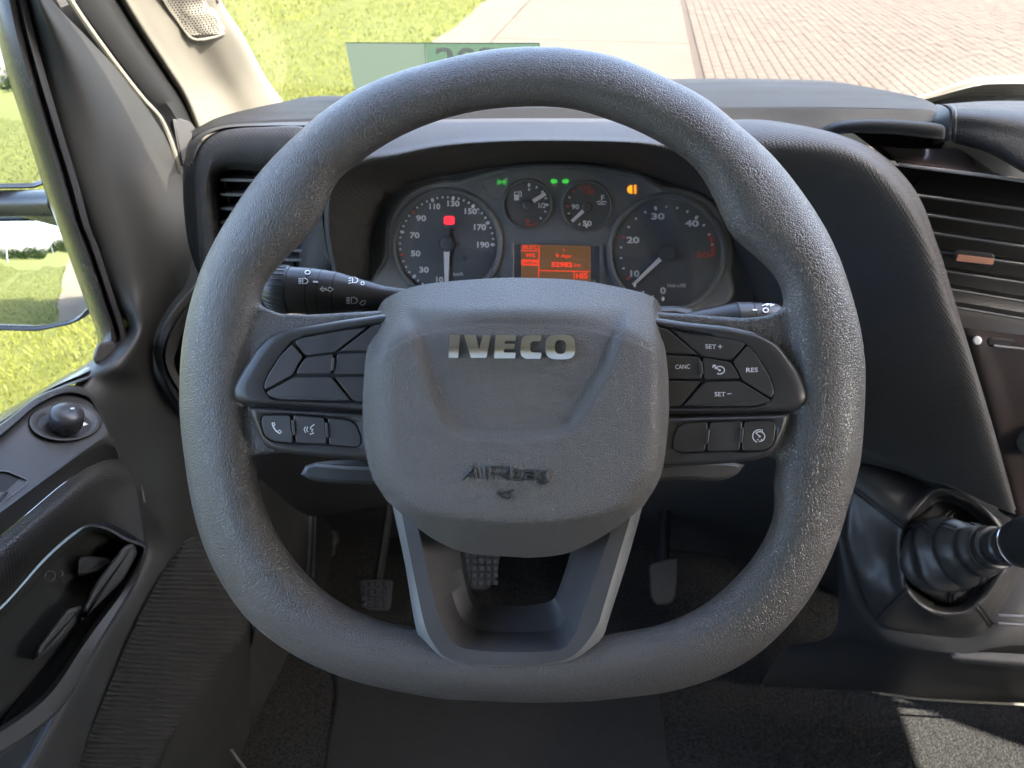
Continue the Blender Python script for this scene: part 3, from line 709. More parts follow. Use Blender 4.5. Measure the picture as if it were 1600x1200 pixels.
# warning lamps
def lamp(fn, m, label):
    mb = MB(); fn(mb); o = mb.build('indicator_lamp', MAT[m], panel, smooth=False); o['label'] = label
lamp(lambda mb: strokes(mb, [[(777,280),(782,283),(777,285),(782,286),(777,289)],[(791,280),(786,283),(791,285),(786,286),(791,289)],[(776,284.5),(792,284.5)]], CL, 0.0004, 1.5, 0.0003), 'lamp_green', 'lit green side light lamp')
def arrow(s, cx):
    def f(mb):
        prism(mb, zp([(cx - 6 * s, 283), (cx - 0.5 * s, 277.5), (cx - 0.5 * s, 280.5), (cx + 5 * s, 280.5), (cx + 5 * s, 286), (cx - 0.5 * s, 286), (cx - 0.5 * s, 289)]), CL, 0.0003, 0.0007, 0.2)
    return f
lamp(arrow(1, 865.5), 'lamp_green', 'lit green left turn arrow'); lamp(arrow(-1, 883.5), 'lamp_green', 'lit green right turn arrow')
def fog(mb):
    prism(mb, zp([(984,289.5),(988,289.5),(988,302.5),(984,302.5),(980.5,299),(980,296),(980.5,293)]), CL, 0.0003, 0.0007, 0.3)
    strokes(mb, [[(990,291),(995,290)],[(990,294.5),(995.5,294)],[(990,298),(995.5,298)],[(990,301.5),(995,302)],[(992.5,288.5),(991.5,296),(993,303)]], CL, 0.0003, 1.4, 0.0003)
lamp(fog, 'lamp_amber', 'lit amber rear fog lamp symbol')
# display
mb = MB(); fr = round_poly(zp([(797,375.5),(940,378.5),(944,382),(944,460),(797,460)]), 4, 4); fi = round_poly(zp([(803,382),(935,384.5),(937,386),(937,460),(803,460)]), 2, 4)
Lc = lambda pl, o: [CL(p.x, p.y, o) for p in pl]
mb.grid([Lc(fr, 0.0), Lc(fr, 0.0014), Lc(inset(fr, 1.5), 0.0018), Lc([a.lerp(b, 0.8) for a, b in zip(fr, fi)], 0.0012), Lc(fi, 0.0006)], close_u=True)
disp = mb.build('display', MAT['bezel'], CLUS, ang=40); disp['label'] = 'red on brown information display'
mb = MB(); prism(mb, zp([(803,382),(937,385),(937,460),(803,460)]), CL, 0.0001, 0.0005, 0.2); mb.build('display_surround', MAT['gauge_face'], disp, smooth=False)
mb = MB(); prism(mb, zp([(814,381.5),(923,384.5),(923,460),(814,460)]), CL, 0.0004, 0.0008, 0.2); mb.build('screen', MAT['display_back'], disp, smooth=False)
mb = MB()
text_px(mb, "30.5'C", 828, 386.2, 24, 6.5, CL, 0.0009, 0.0001, bold=0.02, slope=0.02); text_px(mb, '99%', 829, 399, 15, 6, CL, 0.0009, 0.0001, bold=0.02)
text_px(mb, '9 Apr', 881, 400.5, 25, 7, CL, 0.0009, 0.0001, bold=0.02, slope=0.02); text_px(mb, '52982', 878, 413.5, 33, 8, CL, 0.0009, 0.0001, bold=0.04, slope=0.02); text_px(mb, 'km', 902, 414, 10, 5.5, CL, 0.0009, 0.0001, bold=0.01)
strokes(mb, [[(814,391.5),(842,392)],[(842.5,384),(841.5,440)],[(841.5,422.5),(922,424.5)],[(897,424),(897,440)],[(881,388.5),(881.3,392)]], CL, 0.0009, 1.4, 0.0001)
prism(mb, zp([(815,405.5),(841,406),(841,415),(815,414.5)]), CL, 0.0008, 0.0010, 0.1)
text_px(mb, 'HI5', 909, 431, 18, 9, CL, 0.0009, 0.0001, bold=0.03)
mb.build('display_text', MAT['display_text'], disp, smooth=False)
mb = MB(); text_px(mb, 'AdBlue', 828, 410.3, 22, 5.5, CL, 0.0011, 0.0001, bold=0.02); mb.build('display_inverse_text', MAT['display_back'], disp, smooth=False)
# clear lens over the dials
lo = spline_len(zp(PANEL), 60, True)
mb = MB(); mb.cap([CL(p.x, p.y, 0.012) for p in inset(lo, -3)]); mb.cap([CL(p.x, p.y, 0.0135) for p in inset(lo, -3)], True)
mb.build('lens', MAT['lens_clear'], CLUS, smooth=False, fix=False)

# ================================================================== DASHBOARD
DASH = thing('dashboard', Vector((0.35, 0.75, 0.95)), 'dark grey dashboard with hooded binnacle, side vents and centre console', 'dashboard')
def surf(name, rows, nu, nv, m, parent, th=0.0, ang=60, evenly=False):
    g = patch_rows(rows, nu, nv, evenly); mb = MB(); mb.grid(g)
    o = mb.build(name, MAT[m], parent, ang=ang)
    if th: solidify(o, th, 0)
    return o
def QYs(l): return [QY(x, y, d) for x, y, d in l]
# stations round the binnacle: F panel edge, E lip, C band inner, B crest, A behind  (px, py, forward distance)
ST = [
 [(612,440,.715),(560,436,.66),(534,432,.625),(528,431,.618),(523,430,.622),(518,430,.650)],
 [(602,372,.715),(550,370,.67),(521,370,.625),(516,370,.618),(511,370,.622),(506,370,.650)],
 [(606,330,.720),(560,330,.67),(520,326,.62),(515,324,.612),(510,322,.618),(504,318,.650)],
 [(628,302,.725),(580,292,.67),(530,287,.612),(524,280,.606),(516,270,.612),(500,255,.66)],
 [(662,284,.725),(620,270,.67),(565,259,.605),(550,240,.612),(530,215,.640),(510,200,.690)],
 [(720,272,.728),(680,262,.67),(625,246,.600),(618,230,.612),(605,203,.650),(598,193,.690)],
 [(780,261,.730),(745,250,.67),(692,232,.598),(690,218,.615),(688,196,.660),(686,187,.695)],
 [(850,254,.730),(830,244,.67),(785,224,.596),(785,212,.618),(785,193,.665),(785,185,.698)],
 [(925,256,.730),(915,245,.67),(900,223,.596),(900,212,.618),(905,193,.665),(907,185,.698)],
 [(990,268,.728),(990,252,.67),(1005,228,.598),(1010,214,.618),(1020,194,.660),(1024,186,.695)],
 [(1050,290,.725),(1055,272,.67),(1075,248,.604),(1095,220,.605),(1118,194,.640),(1124,187,.690)],
 [(1100,305,.722),(1110,300,.67),(1145,272,.615),(1206,230,.590),(1214,198,.618),(1217,190,.670)],
 [(1128,335,.720),(1140,335,.68),(1185,315,.628),(1312,256,.582),(1338,228,.598),(1345,222,.640)],
 [(1143,385,.715),(1155,385,.69),(1215,370,.640),(1384,322,.580),(1416,295,.596),(1425,290,.620)],
 [(1143,430,.705),(1165,440,.69),(1235,430,.645),(1426,398,.580),(1458,387,.596),(1466,385,.610)],
 [(1130,480,.700),(1170,490,.69),(1250,500,.645),(1454,482,.582),(1485,475,.597),(1493,474,.610)],
 [(1110,540,.700),(1170,560,.69),(1270,570,.645),(1483,552,.586),(1510,549,.600),(1516,548,.610)],
 [(1100,600,.710),(1190,620,.69),(1310,640,.650),(1524,673,.592),(1547,672,.606),(1553,671,.615)],
 [(1100,640,.720),(1220,680,.70),(1350,700,.660),(1563,795,.600),(1582,796,.612),(1588,797,.62)],
]
rows = [[QY(*s[k]) for s in ST] for k in range(6)]
g = patch_rows(rows, 190, 60)
mb = MB(); mb.grid(g); hood = mb.build('binnacle_hood', MAT['dash_weave'], DASH, ang=75)
# upper dash pad behind the hood: front face, rounded edge, top running to the windscreen
xs = [300, 345, 430, 500, 700, 850, 1000, 1170, 1300, 1400, 1448, 1476]
def prow(pys, ys): return [QY(x, p_, y_) for x, p_, y_ in zip(xs, pys, ys)]
r0 = prow([222,205,202,200,194,193,193,196,204,206,207,212], [.70,.70,.70,.70,.70,.70,.70,.69,.67,.66,.66,.66])
r1 = prow([213,198,194,191,184,183,183,184,188,190,191,193], [.70,.70,.705,.705,.71,.71,.71,.70,.68,.675,.672,.672])
r2 = prow([209,195,190,187,172,170,170,168,169,171,174,181], [.705,.705,.71,.71,.72,.72,.72,.71,.69,.685,.682,.678])
r3 = prow([207,192,186,183,168,166,165,164.5,165,167,169,178], [.715,.715,.72,.72,.73,.73,.73,.72,.70,.695,.692,.684])
r4 = prow([204,184.5,180,177,156,153,150,147.5,149,152,158,173], [.76,.76,.78,.78,.79,.79,.79,.785,.775,.77,.75,.71])
low = lambda r, dy, dz: [p + Vector((0, dy, dz)) for p in r]
r5 = low(r4, .05, -.006); r6 = low(r4, .25, -.04)
g1 = patch_rows([r0, r1, r2], 120, 10); g2 = patch_rows([r2, r3, r4, r5, r6], 120, 26)
mb = MB(); mb.grid(g1 + g2[1:]); pad = mb.build('dash_pad', MAT['pad_plastic'], DASH, ang=60)
# end cheek of the pad on the right
mb = MB(); endc = [r[-1] for r in (g1 + g2[1:])]; mb.grid([endc, [p + Vector((0.006, 0.006, -0.004)) for p in endc], [p + Vector((0.002, 0.03, -0.06)) for p in endc]]); mb.build('pad_cheek', MAT['dash_dark'], DASH)
# small tray lid under the pad
lid0 = [QY(x, y, d) for x, y, d in [(1285,200,.672),(1300,193,.668),(1320,188,.664),(1356,186,.660),(1400,187,.655),(1450,191,.650),(1470,194,.650),(1475,197,.651)]]
lid1 = [QY(x, y, d) for x, y, d in [(1288,204,.664),(1303,198,.655),(1322,193,.648),(1357,190,.642),(1400,191,.638),(1450,195,.634),(1472,198,.634),(1477,202,.637)]]
lid2 = [QY(x, y, d) for x, y, d in [(1294,210,.662),(1310,207,.652),(1326,204,.645),(1358,204,.640),(1400,206,.636),(1450,211,.632),(1471,213,.632),(1476,214,.635)]]
lid3 = [p + Vector((0, .004, -.003)) for p in lid2]; lid4 = [p + Vector((0, .04, -.004)) for p in lid2]
o = surf('tray_lid', [lid0, lid1, lid2, lid3, lid4], 60, 20, 'pad_plastic', DASH, ang=70)
# dark recess behind the lid and the brown fascia
mb = MB(); mb.grid(patch_rows([QYs([(1330,206,.70),(1400,206,.70),(1480,210,.70),(1600,230,.70),(1680,250,.70)]), QYs([(1360,228,.69),(1410,232,.69),(1480,236,.69),(1600,262,.69),(1690,290,.69)]), QYs([(1385,250,.66),(1440,256,.66),(1500,262,.66),(1600,280,.66),(1700,300,.66)])], 20, 8)); mb.build('tray_recess', MAT['dash_dark'], DASH)
fa0 = QYs([(1376,228,.668),(1420,232,.660),(1470,233,.655),(1500,234,.652),(1545,262,.650),(1600,284,.648),(1700,306,.646)])
fa1 = QYs([(1395,246,.655),(1430,249,.650),(1470,251,.646),(1510,256,.643),(1550,268,.641),(1600,284,.640),(1700,306,.638)])
fa2 = QYs([(1402,256,.640),(1440,261,.636),(1480,266,.633),(1520,271,.631),(1560,276,.629),(1600,282,.627),(1700,296,.624)])
surf('fascia_strip', [fa0, fa1, fa2], 50, 10, 'brown_gloss', DASH, ang=70)
mb = MB(); mb.tube([p + Vector((0, -.002, .0)) for p in spline(fa2, 40)], 0.0016, 8); mb.build('fascia_edge', MAT['bezel'], DASH)
# centre block (upper shelf) at the right edge
cb = lambda l: [QY(x, y, d) for x, y, d in l]
c0 = cb([(1470,163,.90),(1540,158,.90),(1620,158,.90),(1720,162,.90)])
c1 = cb([(1480,165,.72),(1540,161,.74),(1620,163,.74),(1720,170,.74)])
c2 = cb([(1491,174,.655),(1545,176,.65),(1620,184,.645),(1720,196,.64)])
c3 = cb([(1491,198,.645),(1545,205,.635),(1620,222,.625),(1720,240,.62)])
c4 = cb([(1490,220,.645),(1545,234,.632),(1620,272,.615),(1720,300,.61)])
c5 = cb([(1490,223,.66),(1546,240,.65),(1620,280,.635),(1720,308,.63)])
surf('centre_shelf', [c0, c1, c2, c3, c4, c5], 60, 40, 'shelf_grain', DASH, ang=70)
mb = MB(); mb.grid(patch_rows([[p + Vector((-.004, 0, 0)) for p in (c0[0], c1[0], c2[0], c3[0], c4[0])], [p + Vector((-.006, .02, -.01)) for p in (c0[0], c1[0], c2[0], c3[0], c4[0])]], 24, 4)); mb.build('shelf_edge', MAT['dash_plastic'], DASH)
mb = MB(); mb.tube(spline([c1[0] + Vector((.002, -.002, 0)), c2[0], c3[0], c4[0]], 20), 0.0018, 8); mb.build('shelf_edge', MAT['dash_plastic'], DASH)
# tray hump beyond the shelf
h0 = cb([(1395,160,.96),(1450,146,.96),(1490,132,.96),(1520,124,.96),(1560,121,.96),(1720,119,.96)])
h1 = [p + Vector((0, -.012, .001)) for p in cb([(1400,161,.96),(1452,150,.96),(1492,137,.96),(1522,130,.96),(1560,127,.96),(1720,126,.96)])]
h2 = cb([(1420,161,.94),(1456,153,.94),(1494,143,.94),(1524,136,.94),(1560,133,.94),(1720,133,.94)])
h3 = [p + Vector((0, .06, -.03)) for p in h2]; hb = [p + Vector((0, .08, -.05)) for p in h0]
surf('tray_rim', [hb, h0, h1, h2, h3], 50, 24, 'beige_trim', DASH, ang=60)
mb = MB(); mb.grid(patch_rows([[p + Vector((0, .045, -.012)) for p in h2], [p + Vector((0, .03, -.07)) for p in h2], [p + Vector((0, -.06, -.075)) for p in h2]], 24, 10)); mb.build('tray_well', MAT['dash_dark'], DASH)
# ---------------- centre air vent with slats
VS = [((1405,257),(1598,281)),((1432,303),(1600,325)),((1446,333),(1600,355)),((1458,362),(1600,383)),((1468,392),(1600,411)),((1478,422),(1598,440)),((1489,451),(1598,469)),((1496,479),(1598,496)),((1503,508),(1598,522))]
def vline(i, x):
    (x0, y0), (x1, y1) = VS[i]; return y0 + (y1 - y0) * (x - x0) / (x1 - x0)
vm = MB(); vm.grid(patch_rows([QYs([(1380,256,.655),(1500,270,.65),(1720,297,.645)]), QYs([(1400,300,.70),(1500,310,.70),(1720,340,.70)]), QYs([(1450,450,.71),(1560,465,.71),(1720,490,.71)]), QYs([(1480,515,.67),(1560,522,.665),(1720,545,.66)])], 12, 20))
cvent = vm.build('air_vent', MAT['gap_black'], DASH); cvent['label'] = 'tall centre air vent with horizontal black slats'
for i in range(1, 8):
    ys_ = [0.630 - 0.002 * abs(4 - i)] * 4; xsl = [VS[i][0][0] - 22, 1500, 1600, 1720]
    fr_ = [QY(x, vline(i, x), .632) for x in xsl]
    fr2 = [p + Vector((0, -.0006, -.0026)) for p in fr_]; bk = [p + Vector((0, .034, -.010)) for p in fr_]; bk2 = [p + Vector((0, .034, -.0125)) for p in fr_]
    mb = MB(); mb.grid([fr_, fr2, bk2, bk], close_v=True); so_ = mb.build('slat', MAT['slat_black'], cvent, ang=30)
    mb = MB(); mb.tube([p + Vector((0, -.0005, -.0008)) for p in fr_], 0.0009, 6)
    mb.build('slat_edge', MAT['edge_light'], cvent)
VP_ = lambda x, y, o: QY(x, y, .632 - o)
mb = MB(); prism(mb, round_poly(zp([(1490,396),(1496,389),(1552,396),(1555,402),(1553,414),(1546,417),(1491,409)]), 4, 3), VP_, -0.004, 0.008, 2, 0.002); mb.build('vent_tab', MAT['slat_black'], cvent, ang=40)
mb = MB(); prism(mb, round_poly(zp([(1497,397),(1554,404),(1551,414),(1493,408)]), 1.5, 2), VP_, 0.0078, 0.0092, 1, 0.0008); mb.build('vent_tab_inlay', MAT['tab_orange_reflection'], cvent, ang=40)
# lower fascia (brown gloss), with white dot and slot
lf0 = QYs([(1488,508,.655),(1503,511,.632),(1560,519,.629),(1620,526,.626),(1720,540,.622)])
lf1 = QYs([(1500,545,.655),(1515,545,.630),(1560,550,.627),(1620,558,.624),(1720,570,.620)])
lf2 = QYs([(1530,650,.660),(1548,655,.632),(1590,660,.630),(1640,668,.628),(1740,680,.622)])
lf3 = QYs([(1560,800,.67),(1590,815,.640),(1620,820,.638),(1680,828,.634),(1780,840,.63)])
surf('lower_fascia', [lf0, lf1, lf2, lf3], 40, 30, 'brown_gloss', DASH, ang=60)
FP = lambda x, y, o: QY(x, y, .629 - o)
mb = MB(); prism(mb, [Vector((1527 + 7.4 * math.cos(2 * math.pi * k / 24), 532 + 7 * math.sin(2 * math.pi * k / 24), 0)) for k in range(24)], FP, -0.004, 0.0035, 3, 0.0016); mb.build('fascia_stud', MAT['white_print'], DASH)
mb = MB(); prism(mb, round_poly(zp([(1541,534),(1548,527),(1600,532),(1700,542),(1700,562),(1600,550),(1546,543)]), 5, 3), FP, -0.004, 0.0030, 3, 0.0015); mb.build('slot_surround', MAT['slat_black'], DASH, ang=40)
mb = MB(); mb.tube([FP(1552, 540, .0042), FP(1600, 545, .0042), FP(1700, 556, .0042)], 0.0012, 6); mb.build('slot_lip', MAT['bezel'], DASH)
mb = MB(); mb.lathe(FP(1622, 685, -0.002), Vector((-.1, -1, .3)), [(0, .020), (.014, .0195), (.017, .017), (.017, .0)], 32); mb.build('control_knob', MAT['silver_grey'], DASH)
# ---------------- left air vent and cheek
VI = zp([(470,262),(490,300),(490,350),(480,395),(476,425),(440,445),(390,450),(352,440),(338,400),(332,350),(328,300),(330,272),(342,259),(366,253),(409,256),(445,257)])
VO = zp([(500,262),(506,300),(508,350),(516,395),(524,432),(460,470),(390,480),(322,455),(311,410),(306,350),(303,300),(304,262),(316,228),(350,206),(420,201),(480,205)])
n = 96; vi, vo = spline_len(VI, n, True), spline_len(VO, n, True)
def vy(p): return 0.668 - 0.00016 * (p.x - 310)
Lv = lambda pl, o: [QY(p.x, p.y, vy(p) + o) for p in pl]
mid = lambda t: [a.lerp(b, t) for a, b in zip(vi, vo)]
mb = MB(); mb.grid([Lv(inset(vi, 12), .055), Lv(inset(vi, 12), .022), Lv(inset(vi, 2), .004), Lv(vi, .0), Lv(mid(.3), -.004), Lv(mid(.75), -.003), Lv(vo, .006), Lv(inset(vo, -3), .03)], close_u=True)
lvent = mb.build('air_vent', MAT['dash_weave'], DASH, ang=60); lvent['label'] = 'left side air vent in rounded housing'
mb = MB(); mb.cap(Lv(inset(vi, 11), .050)); mb.build('vent_cavity', MAT['gap_black'], lvent, smooth=False)
for k, y in enumerate((279, 302, 324, 346, 367, 387, 402)):
    mb = MB(); fr_ = [QY(x, y + (x - 350) * 0.02, vy(Vector((x, 0, 0))) + .016) for x in (344, 400, 480)]
    mb.grid([fr_, [p + Vector((0, 0, -.0028)) for p in fr_], [p + Vector((0, .026, -.008)) for p in fr_], [p + Vector((0, .026, -.005)) for p in fr_]], close_v=True); mb.build('slat', MAT['bezel'], lvent, ang=30)
for x in (371, 412, 450):
    mb = MB(); a_, b_ = QY(x, 272, .70), QY(x + 4, 420, .70); mb.box((a_ + b_) / 2, (.0016, .02, (a_ - b_).length)); mb.build('vane', MAT['slat_black'], lvent, smooth=False)
# ridged end of the dash beside the door
for k in range(4):
    mb = MB(); x0 = 291.5 + k * 4.6
    pts = [QY(p.x, p.y, .676 - .0012 * k) for p in spline_len(zp([(x0 + 4, 258 - k * 4), (x0, 275), (x0 - 1, 310), (x0 + 2, 360), (x0 + 9, 395), (x0 + 20, 425)]), 24)]
    mb.tube(pts, 0.0017, 8); mb.build('ridge', MAT['dash_plastic'], DASH)
surf('dash_end', [QYs([(286,262,.70),(286,310,.70),(292,366,.70),(304,410,.70),(322,450,.70)]), QYs([(289,258,.682),(289,310,.682),(294,366,.682),(306,408,.682),(324,447,.682)]), QYs([(312,246,.674),(309,310,.672),(314,366,.672),(322,408,.672),(336,440,.672)])], 30, 8, 'dash_plastic', DASH)
surf('dash_end_cap', [QYs([(303,262,.672),(306,235,.672),(318,215,.675),(350,200,.68),(420,196,.68),(500,196,.68)]), QYs([(290,262,.690),(297,228,.695),(314,208,.70),(350,196,.703),(420,192,.705),(500,190,.705)]), QYs([(288,262,.72),(293,226,.725),(311,206,.73),(348,194,.73),(420,190,.73),(500,188,.73)])], 40, 10, 'dash_plastic', DASH)
# looped grip / pocket at the lower left of the dash
lp_o = spline_len(zp([(330,430),(302,447),(265,490),(245,527),(240,550),(245,572),(256,597),(270,622),(290,640),(330,650),(360,560)]), 60, True)
lp_i = spline_len(zp([(330,470),(300,495),(285,520),(277,545),(272,560),(275,578),(283,592),(295,605),(310,615),(330,610),(340,550)]), 60, True)
Ll = lambda pl, d: [QY(p.x, p.y, d - .055 * sm(345, 250, p.x)) for p in pl]
mb = MB(); mb.grid([Ll(lp_o, .70), Ll(lp_o, .66), Ll([a.lerp(b, .12) for a, b in zip(lp_o, lp_i)], .651), Ll([a.lerp(b, .40) for a, b in zip(lp_o, lp_i)], .650), Ll([a.lerp(b, .47) for a, b in zip(lp_o, lp_i)], .656), Ll([a.lerp(b, .55) for a, b in zip(lp_o, lp_i)], .648), Ll([a.lerp(b, .85) for a, b in zip(lp_o, lp_i)], .650), Ll(lp_i, .66), Ll(lp_i, .70)], close_u=True)
pk = mb.build('dash_pocket', MAT['door_panel'], DASH, ang=50); mb = MB(); mb.cap(Ll(lp_i, .698)); mb.build('pocket_back', MAT['gap_black'], pk, smooth=False)
# ---------------- knee panel below the dash and lower sides
surf('knee_panel', [QYs([(300,560,.70),(420,560,.70),(800,600,.73),(1150,560,.71),(1300,600,.69),(1420,700,.66)]), QYs([(310,700,.72),(450,700,.72),(800,700,.74),(1100,690,.73),(1300,700,.71),(1400,730,.68)]), QYs([(330,800,.80),(450,790,.79),(800,800,.80),(1100,800,.79),(1280,790,.75),(1370,770,.72)]), QYs([(350,850,.92),(450,840,.92),(800,840,.92),(1100,840,.90),(1260,850,.82),(1340,850,.76)]), QYs([(360,940,1.10),(450,930,1.10),(800,930,1.08),(1100,930,1.06),(1250,940,.95),(1320,930,.85)])], 60, 30, 'dash_dark', DASH)
surf('knee_trim', [QYs([(1335,650,.662),(1360,655,.660),(1425,701,.655),(1500,755,.645),(1580,812,.635)]), QYs([(1338,690,.668),(1362,712,.664),(1420,735,.656),(1500,775,.645),(1580,830,.635)]), QYs([(1330,725,.70),(1360,728,.69),(1420,745,.68),(1500,790,.67),(1580,845,.66)])], 40, 12, 'door_panel', DASH)
# ================================================================== STALKS AND COLUMN
def stalk(name, a, b, prof, label, d, bands):
    """a, b: px ends (tip, root); prof: list of (px from tip, px radius)"""
    A, B = P(a[0], a[1], d), P(b[0], b[1], d); ax = (B - A); Lp = math.hypot(b[0] - a[0], b[1] - a[1]); s = ax.length / Lp
    root = thing(name, B, label, 'stalk')
    mb = MB(); mb.lathe(A, ax, [(h * s, r * d / F) for h, r in prof], 40); body = mb.build('stem', MAT['satin_black'], root, ang=35)
    for h, r in bands:
        mb = MB(); mb.lathe(A, ax, [((h - 1.2) * s, (r - 0.6) * d / F), ((h - 0.8) * s, (r + 0.25) * d / F), ((h + 0.8) * s, (r + 0.25) * d / F), ((h + 1.2) * s, (r - 0.6) * d / F)], 40, False); mb.build('groove', MAT['gap_black'], root)
    an = A + ax * 0.0; axn = ax.normalized()
    def place(px, py, o):
        r = ray(px, py); t = d - .05
        while t < d + .02:                                       # walk along the ray to the stalk's skin
            p = CAM + r * t; h = (p - A).dot(axn); hp = h / s; rad = 0
            for (h0, r0_), (h1, r1_) in zip(prof, prof[1:]):
                if h0 <= hp <= h1 and h1 > h0: rad = r0_ + (r1_ - r0_) * (hp - h0) / (h1 - h0); break
            if (p - (A + axn * h)).length < rad * d / F + .00025: break
            t += .0001
        return P(px, py, t - o)
    return root, place, s
prof = [(0, 0), (0.5, 16), (3, 22), (8, 28), (16, 33), (26, 36.5), (40, 37), (44, 37), (44.5, 36), (76, 36.2), (92, 35), (116, 33), (118, 32.4), (150, 25), (190, 16.5), (225, 14)]
SK, SL, ss = stalk('light_stalk', (410.5, 450), (625, 465), prof, 'black light switch stalk with white lamp symbols left of the wheel hub', 0.495, [(43.5, 36.6), (76, 36), (83, 35.3), (93, 34.7), (116, 32.8)])
mb = MB()
for k in range(26):                                             # fine ribs of the twist knob
    t = 2 * math.pi * k / 26; A_, B_ = P(410.5, 450, .495), P(625, 465, .495); axn = (B_ - A_).normalized(); u = axn.orthogonal().normalized(); v = axn.cross(u); s = (B_ - A_).length / 215
    dv = u * math.cos(t) + v * math.sin(t); mb.tube([A_ + axn * h * s + dv * r_ * .495 / F for h, r_ in ((10, 29), (18, 34), (27, 36.6), (40, 37))], 0.0006, 5)
mb.build('knob_rib', MAT['satin_black'], SK)
mb = MB()
def headlamp(mb, x, y, s=1.0, beams=3, slant=0.0):
    strokes(mb, [[(x, y - 4.5 * s), (x + 4 * s, y - 4.5 * s), (x + 8 * s, y - 2 * s), (x + 8.5 * s, y + 1 * s), (x + 6 * s, y + 4 * s), (x, y + 4.5 * s), (x, y - 4.5 * s)]], SL, 0.0002, 1.4)
    for k in range(beams):
        yy = y - 4 * s + 8 * s * k / (beams - 1); strokes(mb, [[(x - 7 * s, yy + slant), (x - 2 * s, yy)]], SL, 0.0002, 1.3)
headlamp(mb, 473, 439, 0.95, 4); strokes(mb, [arc(480.5, 425.5, 4, 0, 360, 12, 3)], SL, 0.0002, 1.5); strokes(mb, [[(489, 440), (497, 440.5)]], SL, 0.0002, 2.6)
strokes(mb, [[(506, 450.5), (500, 451.5), (504.5, 447.5)], [(500, 451.5), (505, 455.5), (506, 453), (510, 453), (510, 450.5), (506, 450.5)], [(513, 450.8), (515, 448.5), (521, 452), (515, 456), (513.5, 453.5), (510.5, 453)]], SL, 0.0002, 1.5)
headlamp(mb, 551, 437.5, 0.95, 3, 1.5); strokes(mb, [arc(566.5, 442.5, 2.6, 0, 360, 10)], SL, 0.0002, 1.3)
headlamp(mb, 549, 469.5, 1.1, 5); strokes(mb, [[(562, 474), (566, 470), (571, 470), (570, 475), (566, 477), (562, 474)]], SL, 0.0002, 1.3)
mb.build('printed_symbol', MAT['white_print'], SK, smooth=False)
prof = [(0, 0), (0.5, 18), (5, 26), (10, 28.5), (33, 29), (33.5, 30), (48, 30), (48.5, 31), (72, 31), (73, 30), (120, 20), (160, 12)]
SK2, SR, ss = stalk('wiper_stalk', (1221, 503), (1060, 503), prof, 'grey wiper stalk right of the wheel hub behind the spoke', 0.50, [(33.5, 30), (48.5, 31), (73, 30.6)])
mb = MB(); strokes(mb, [[(1176, 484), (1183, 484)]], SR, 0.0003, 2.4); strokes(mb, [arc(1196.5, 484.5, 4.2, 0, 360, 14, 3.4)], SR, 0.0003, 1.7); strokes(mb, [[(1191, 477.5), (1199, 474.5), (1209, 476.5)], [(1197, 477), (1206, 474.5)], [(1203, 478.5), (1210, 475.5)]], SR, 0.0003, 1.8)
mb.build('printed_symbol', MAT['white_print'], SK2, smooth=False)
COLM = thing('steering_column', P(815, 760, .60), 'dark plastic steering column shroud behind the wheel hub', 'steering column')
mb = MB(); sec = [(470, 742), (486, 724), (560, 718), (700, 715), (900, 715), (1060, 718), (1140, 722), (1163, 726), (1150, 742), (1120, 752), (1060, 750), (900, 757), (700, 760), (580, 757), (500, 753)]
q = spline_len(zp(sec), 80, True); PC = lambda x, y, o: P(x, y, .545 - o)
prism(mb, q, PC, -.10, 0, 6, .006); mb.build('lower_shroud', MAT['dash_dark'], COLM, ang=40)
mb = MB(); mb.tube([P(492, 727, .540), P(540, 731, .537), P(600, 733, .536)], .0012, 6); mb.build('shroud_seam', MAT['bezel'], COLM)
mb = MB(); q = spline_len(zp([(560, 480), (640, 465), (815, 470), (1000, 478), (1090, 490), (1110, 600), (1090, 720), (815, 735), (560, 720), (530, 600)]), 60, True); prism(mb, q, lambda x, y, o: P(x, y, .50 - o), -.16, 0, 8, .01); mb.build('upper_shroud', MAT['dash_dark'], COLM)
# ================================================================== GEAR LEVER
CON = thing('centre_console', Vector((.44, .62, .95)), 'black plastic centre console below the dashboard carrying the gear lever', 'console')
def Ps(l): return [P(*q) for q in l]
cons0 = Ps([(1290,700,.84),(1350,706,.86),(1420,730,.88),(1500,752,.90),(1600,800,.90),(1720,840,.90)])
cons1 = Ps([(1300,790,.88),(1318,800,.87),(1400,800,.89),(1500,800,.90),(1620,860,.88),(1720,880,.88)])
cons2 = Ps([(1310,900,.90),(1328,905,.87),(1400,900,.88),(1500,900,.88),(1610,930,.85),(1720,930,.86)])
cons3 = Ps([(1300,990,.93),(1350,985,.89),(1400,1000,.87),(1500,1012,.85),(1580,1000,.84),(1720,1000,.85)])
cons4 = Ps([(1230,1010,1.02),(1340,1012,.95),(1420,1018,.90),(1500,1022,.87),(1600,1020,.86),(1720,1020,.86)])
cons5 = Ps([(1200,1050,1.06),(1330,1058,1.02),(1420,1070,1.0),(1500,1080,.99),(1600,1090,.98),(1720,1100,.98)])
cons6 = Ps([(1190,1070,1.09),(1330,1078,1.07),(1420,1086,1.05),(1500,1094,1.04),(1600,1102,1.03),(1720,1112,1.03)])
surf('console_shell', [cons0, cons1, cons2, cons3, cons4, cons5, cons6], 70, 60, 'dash_dark', CON)
mb = MB(); mb.tube(spline(Ps([(1362,1081,.99),(1385,1085,.985),(1440,1092,.975),(1520,1097,.972),(1600,1101,.970),(1720,1108,.97)]), 30), [.0008] * 4 + [.0018] * 26, 6); mb.build('painted_sunlit_edge', MAT['beige_trim'], CON)  # beige colour stands for sunlight along the console edge
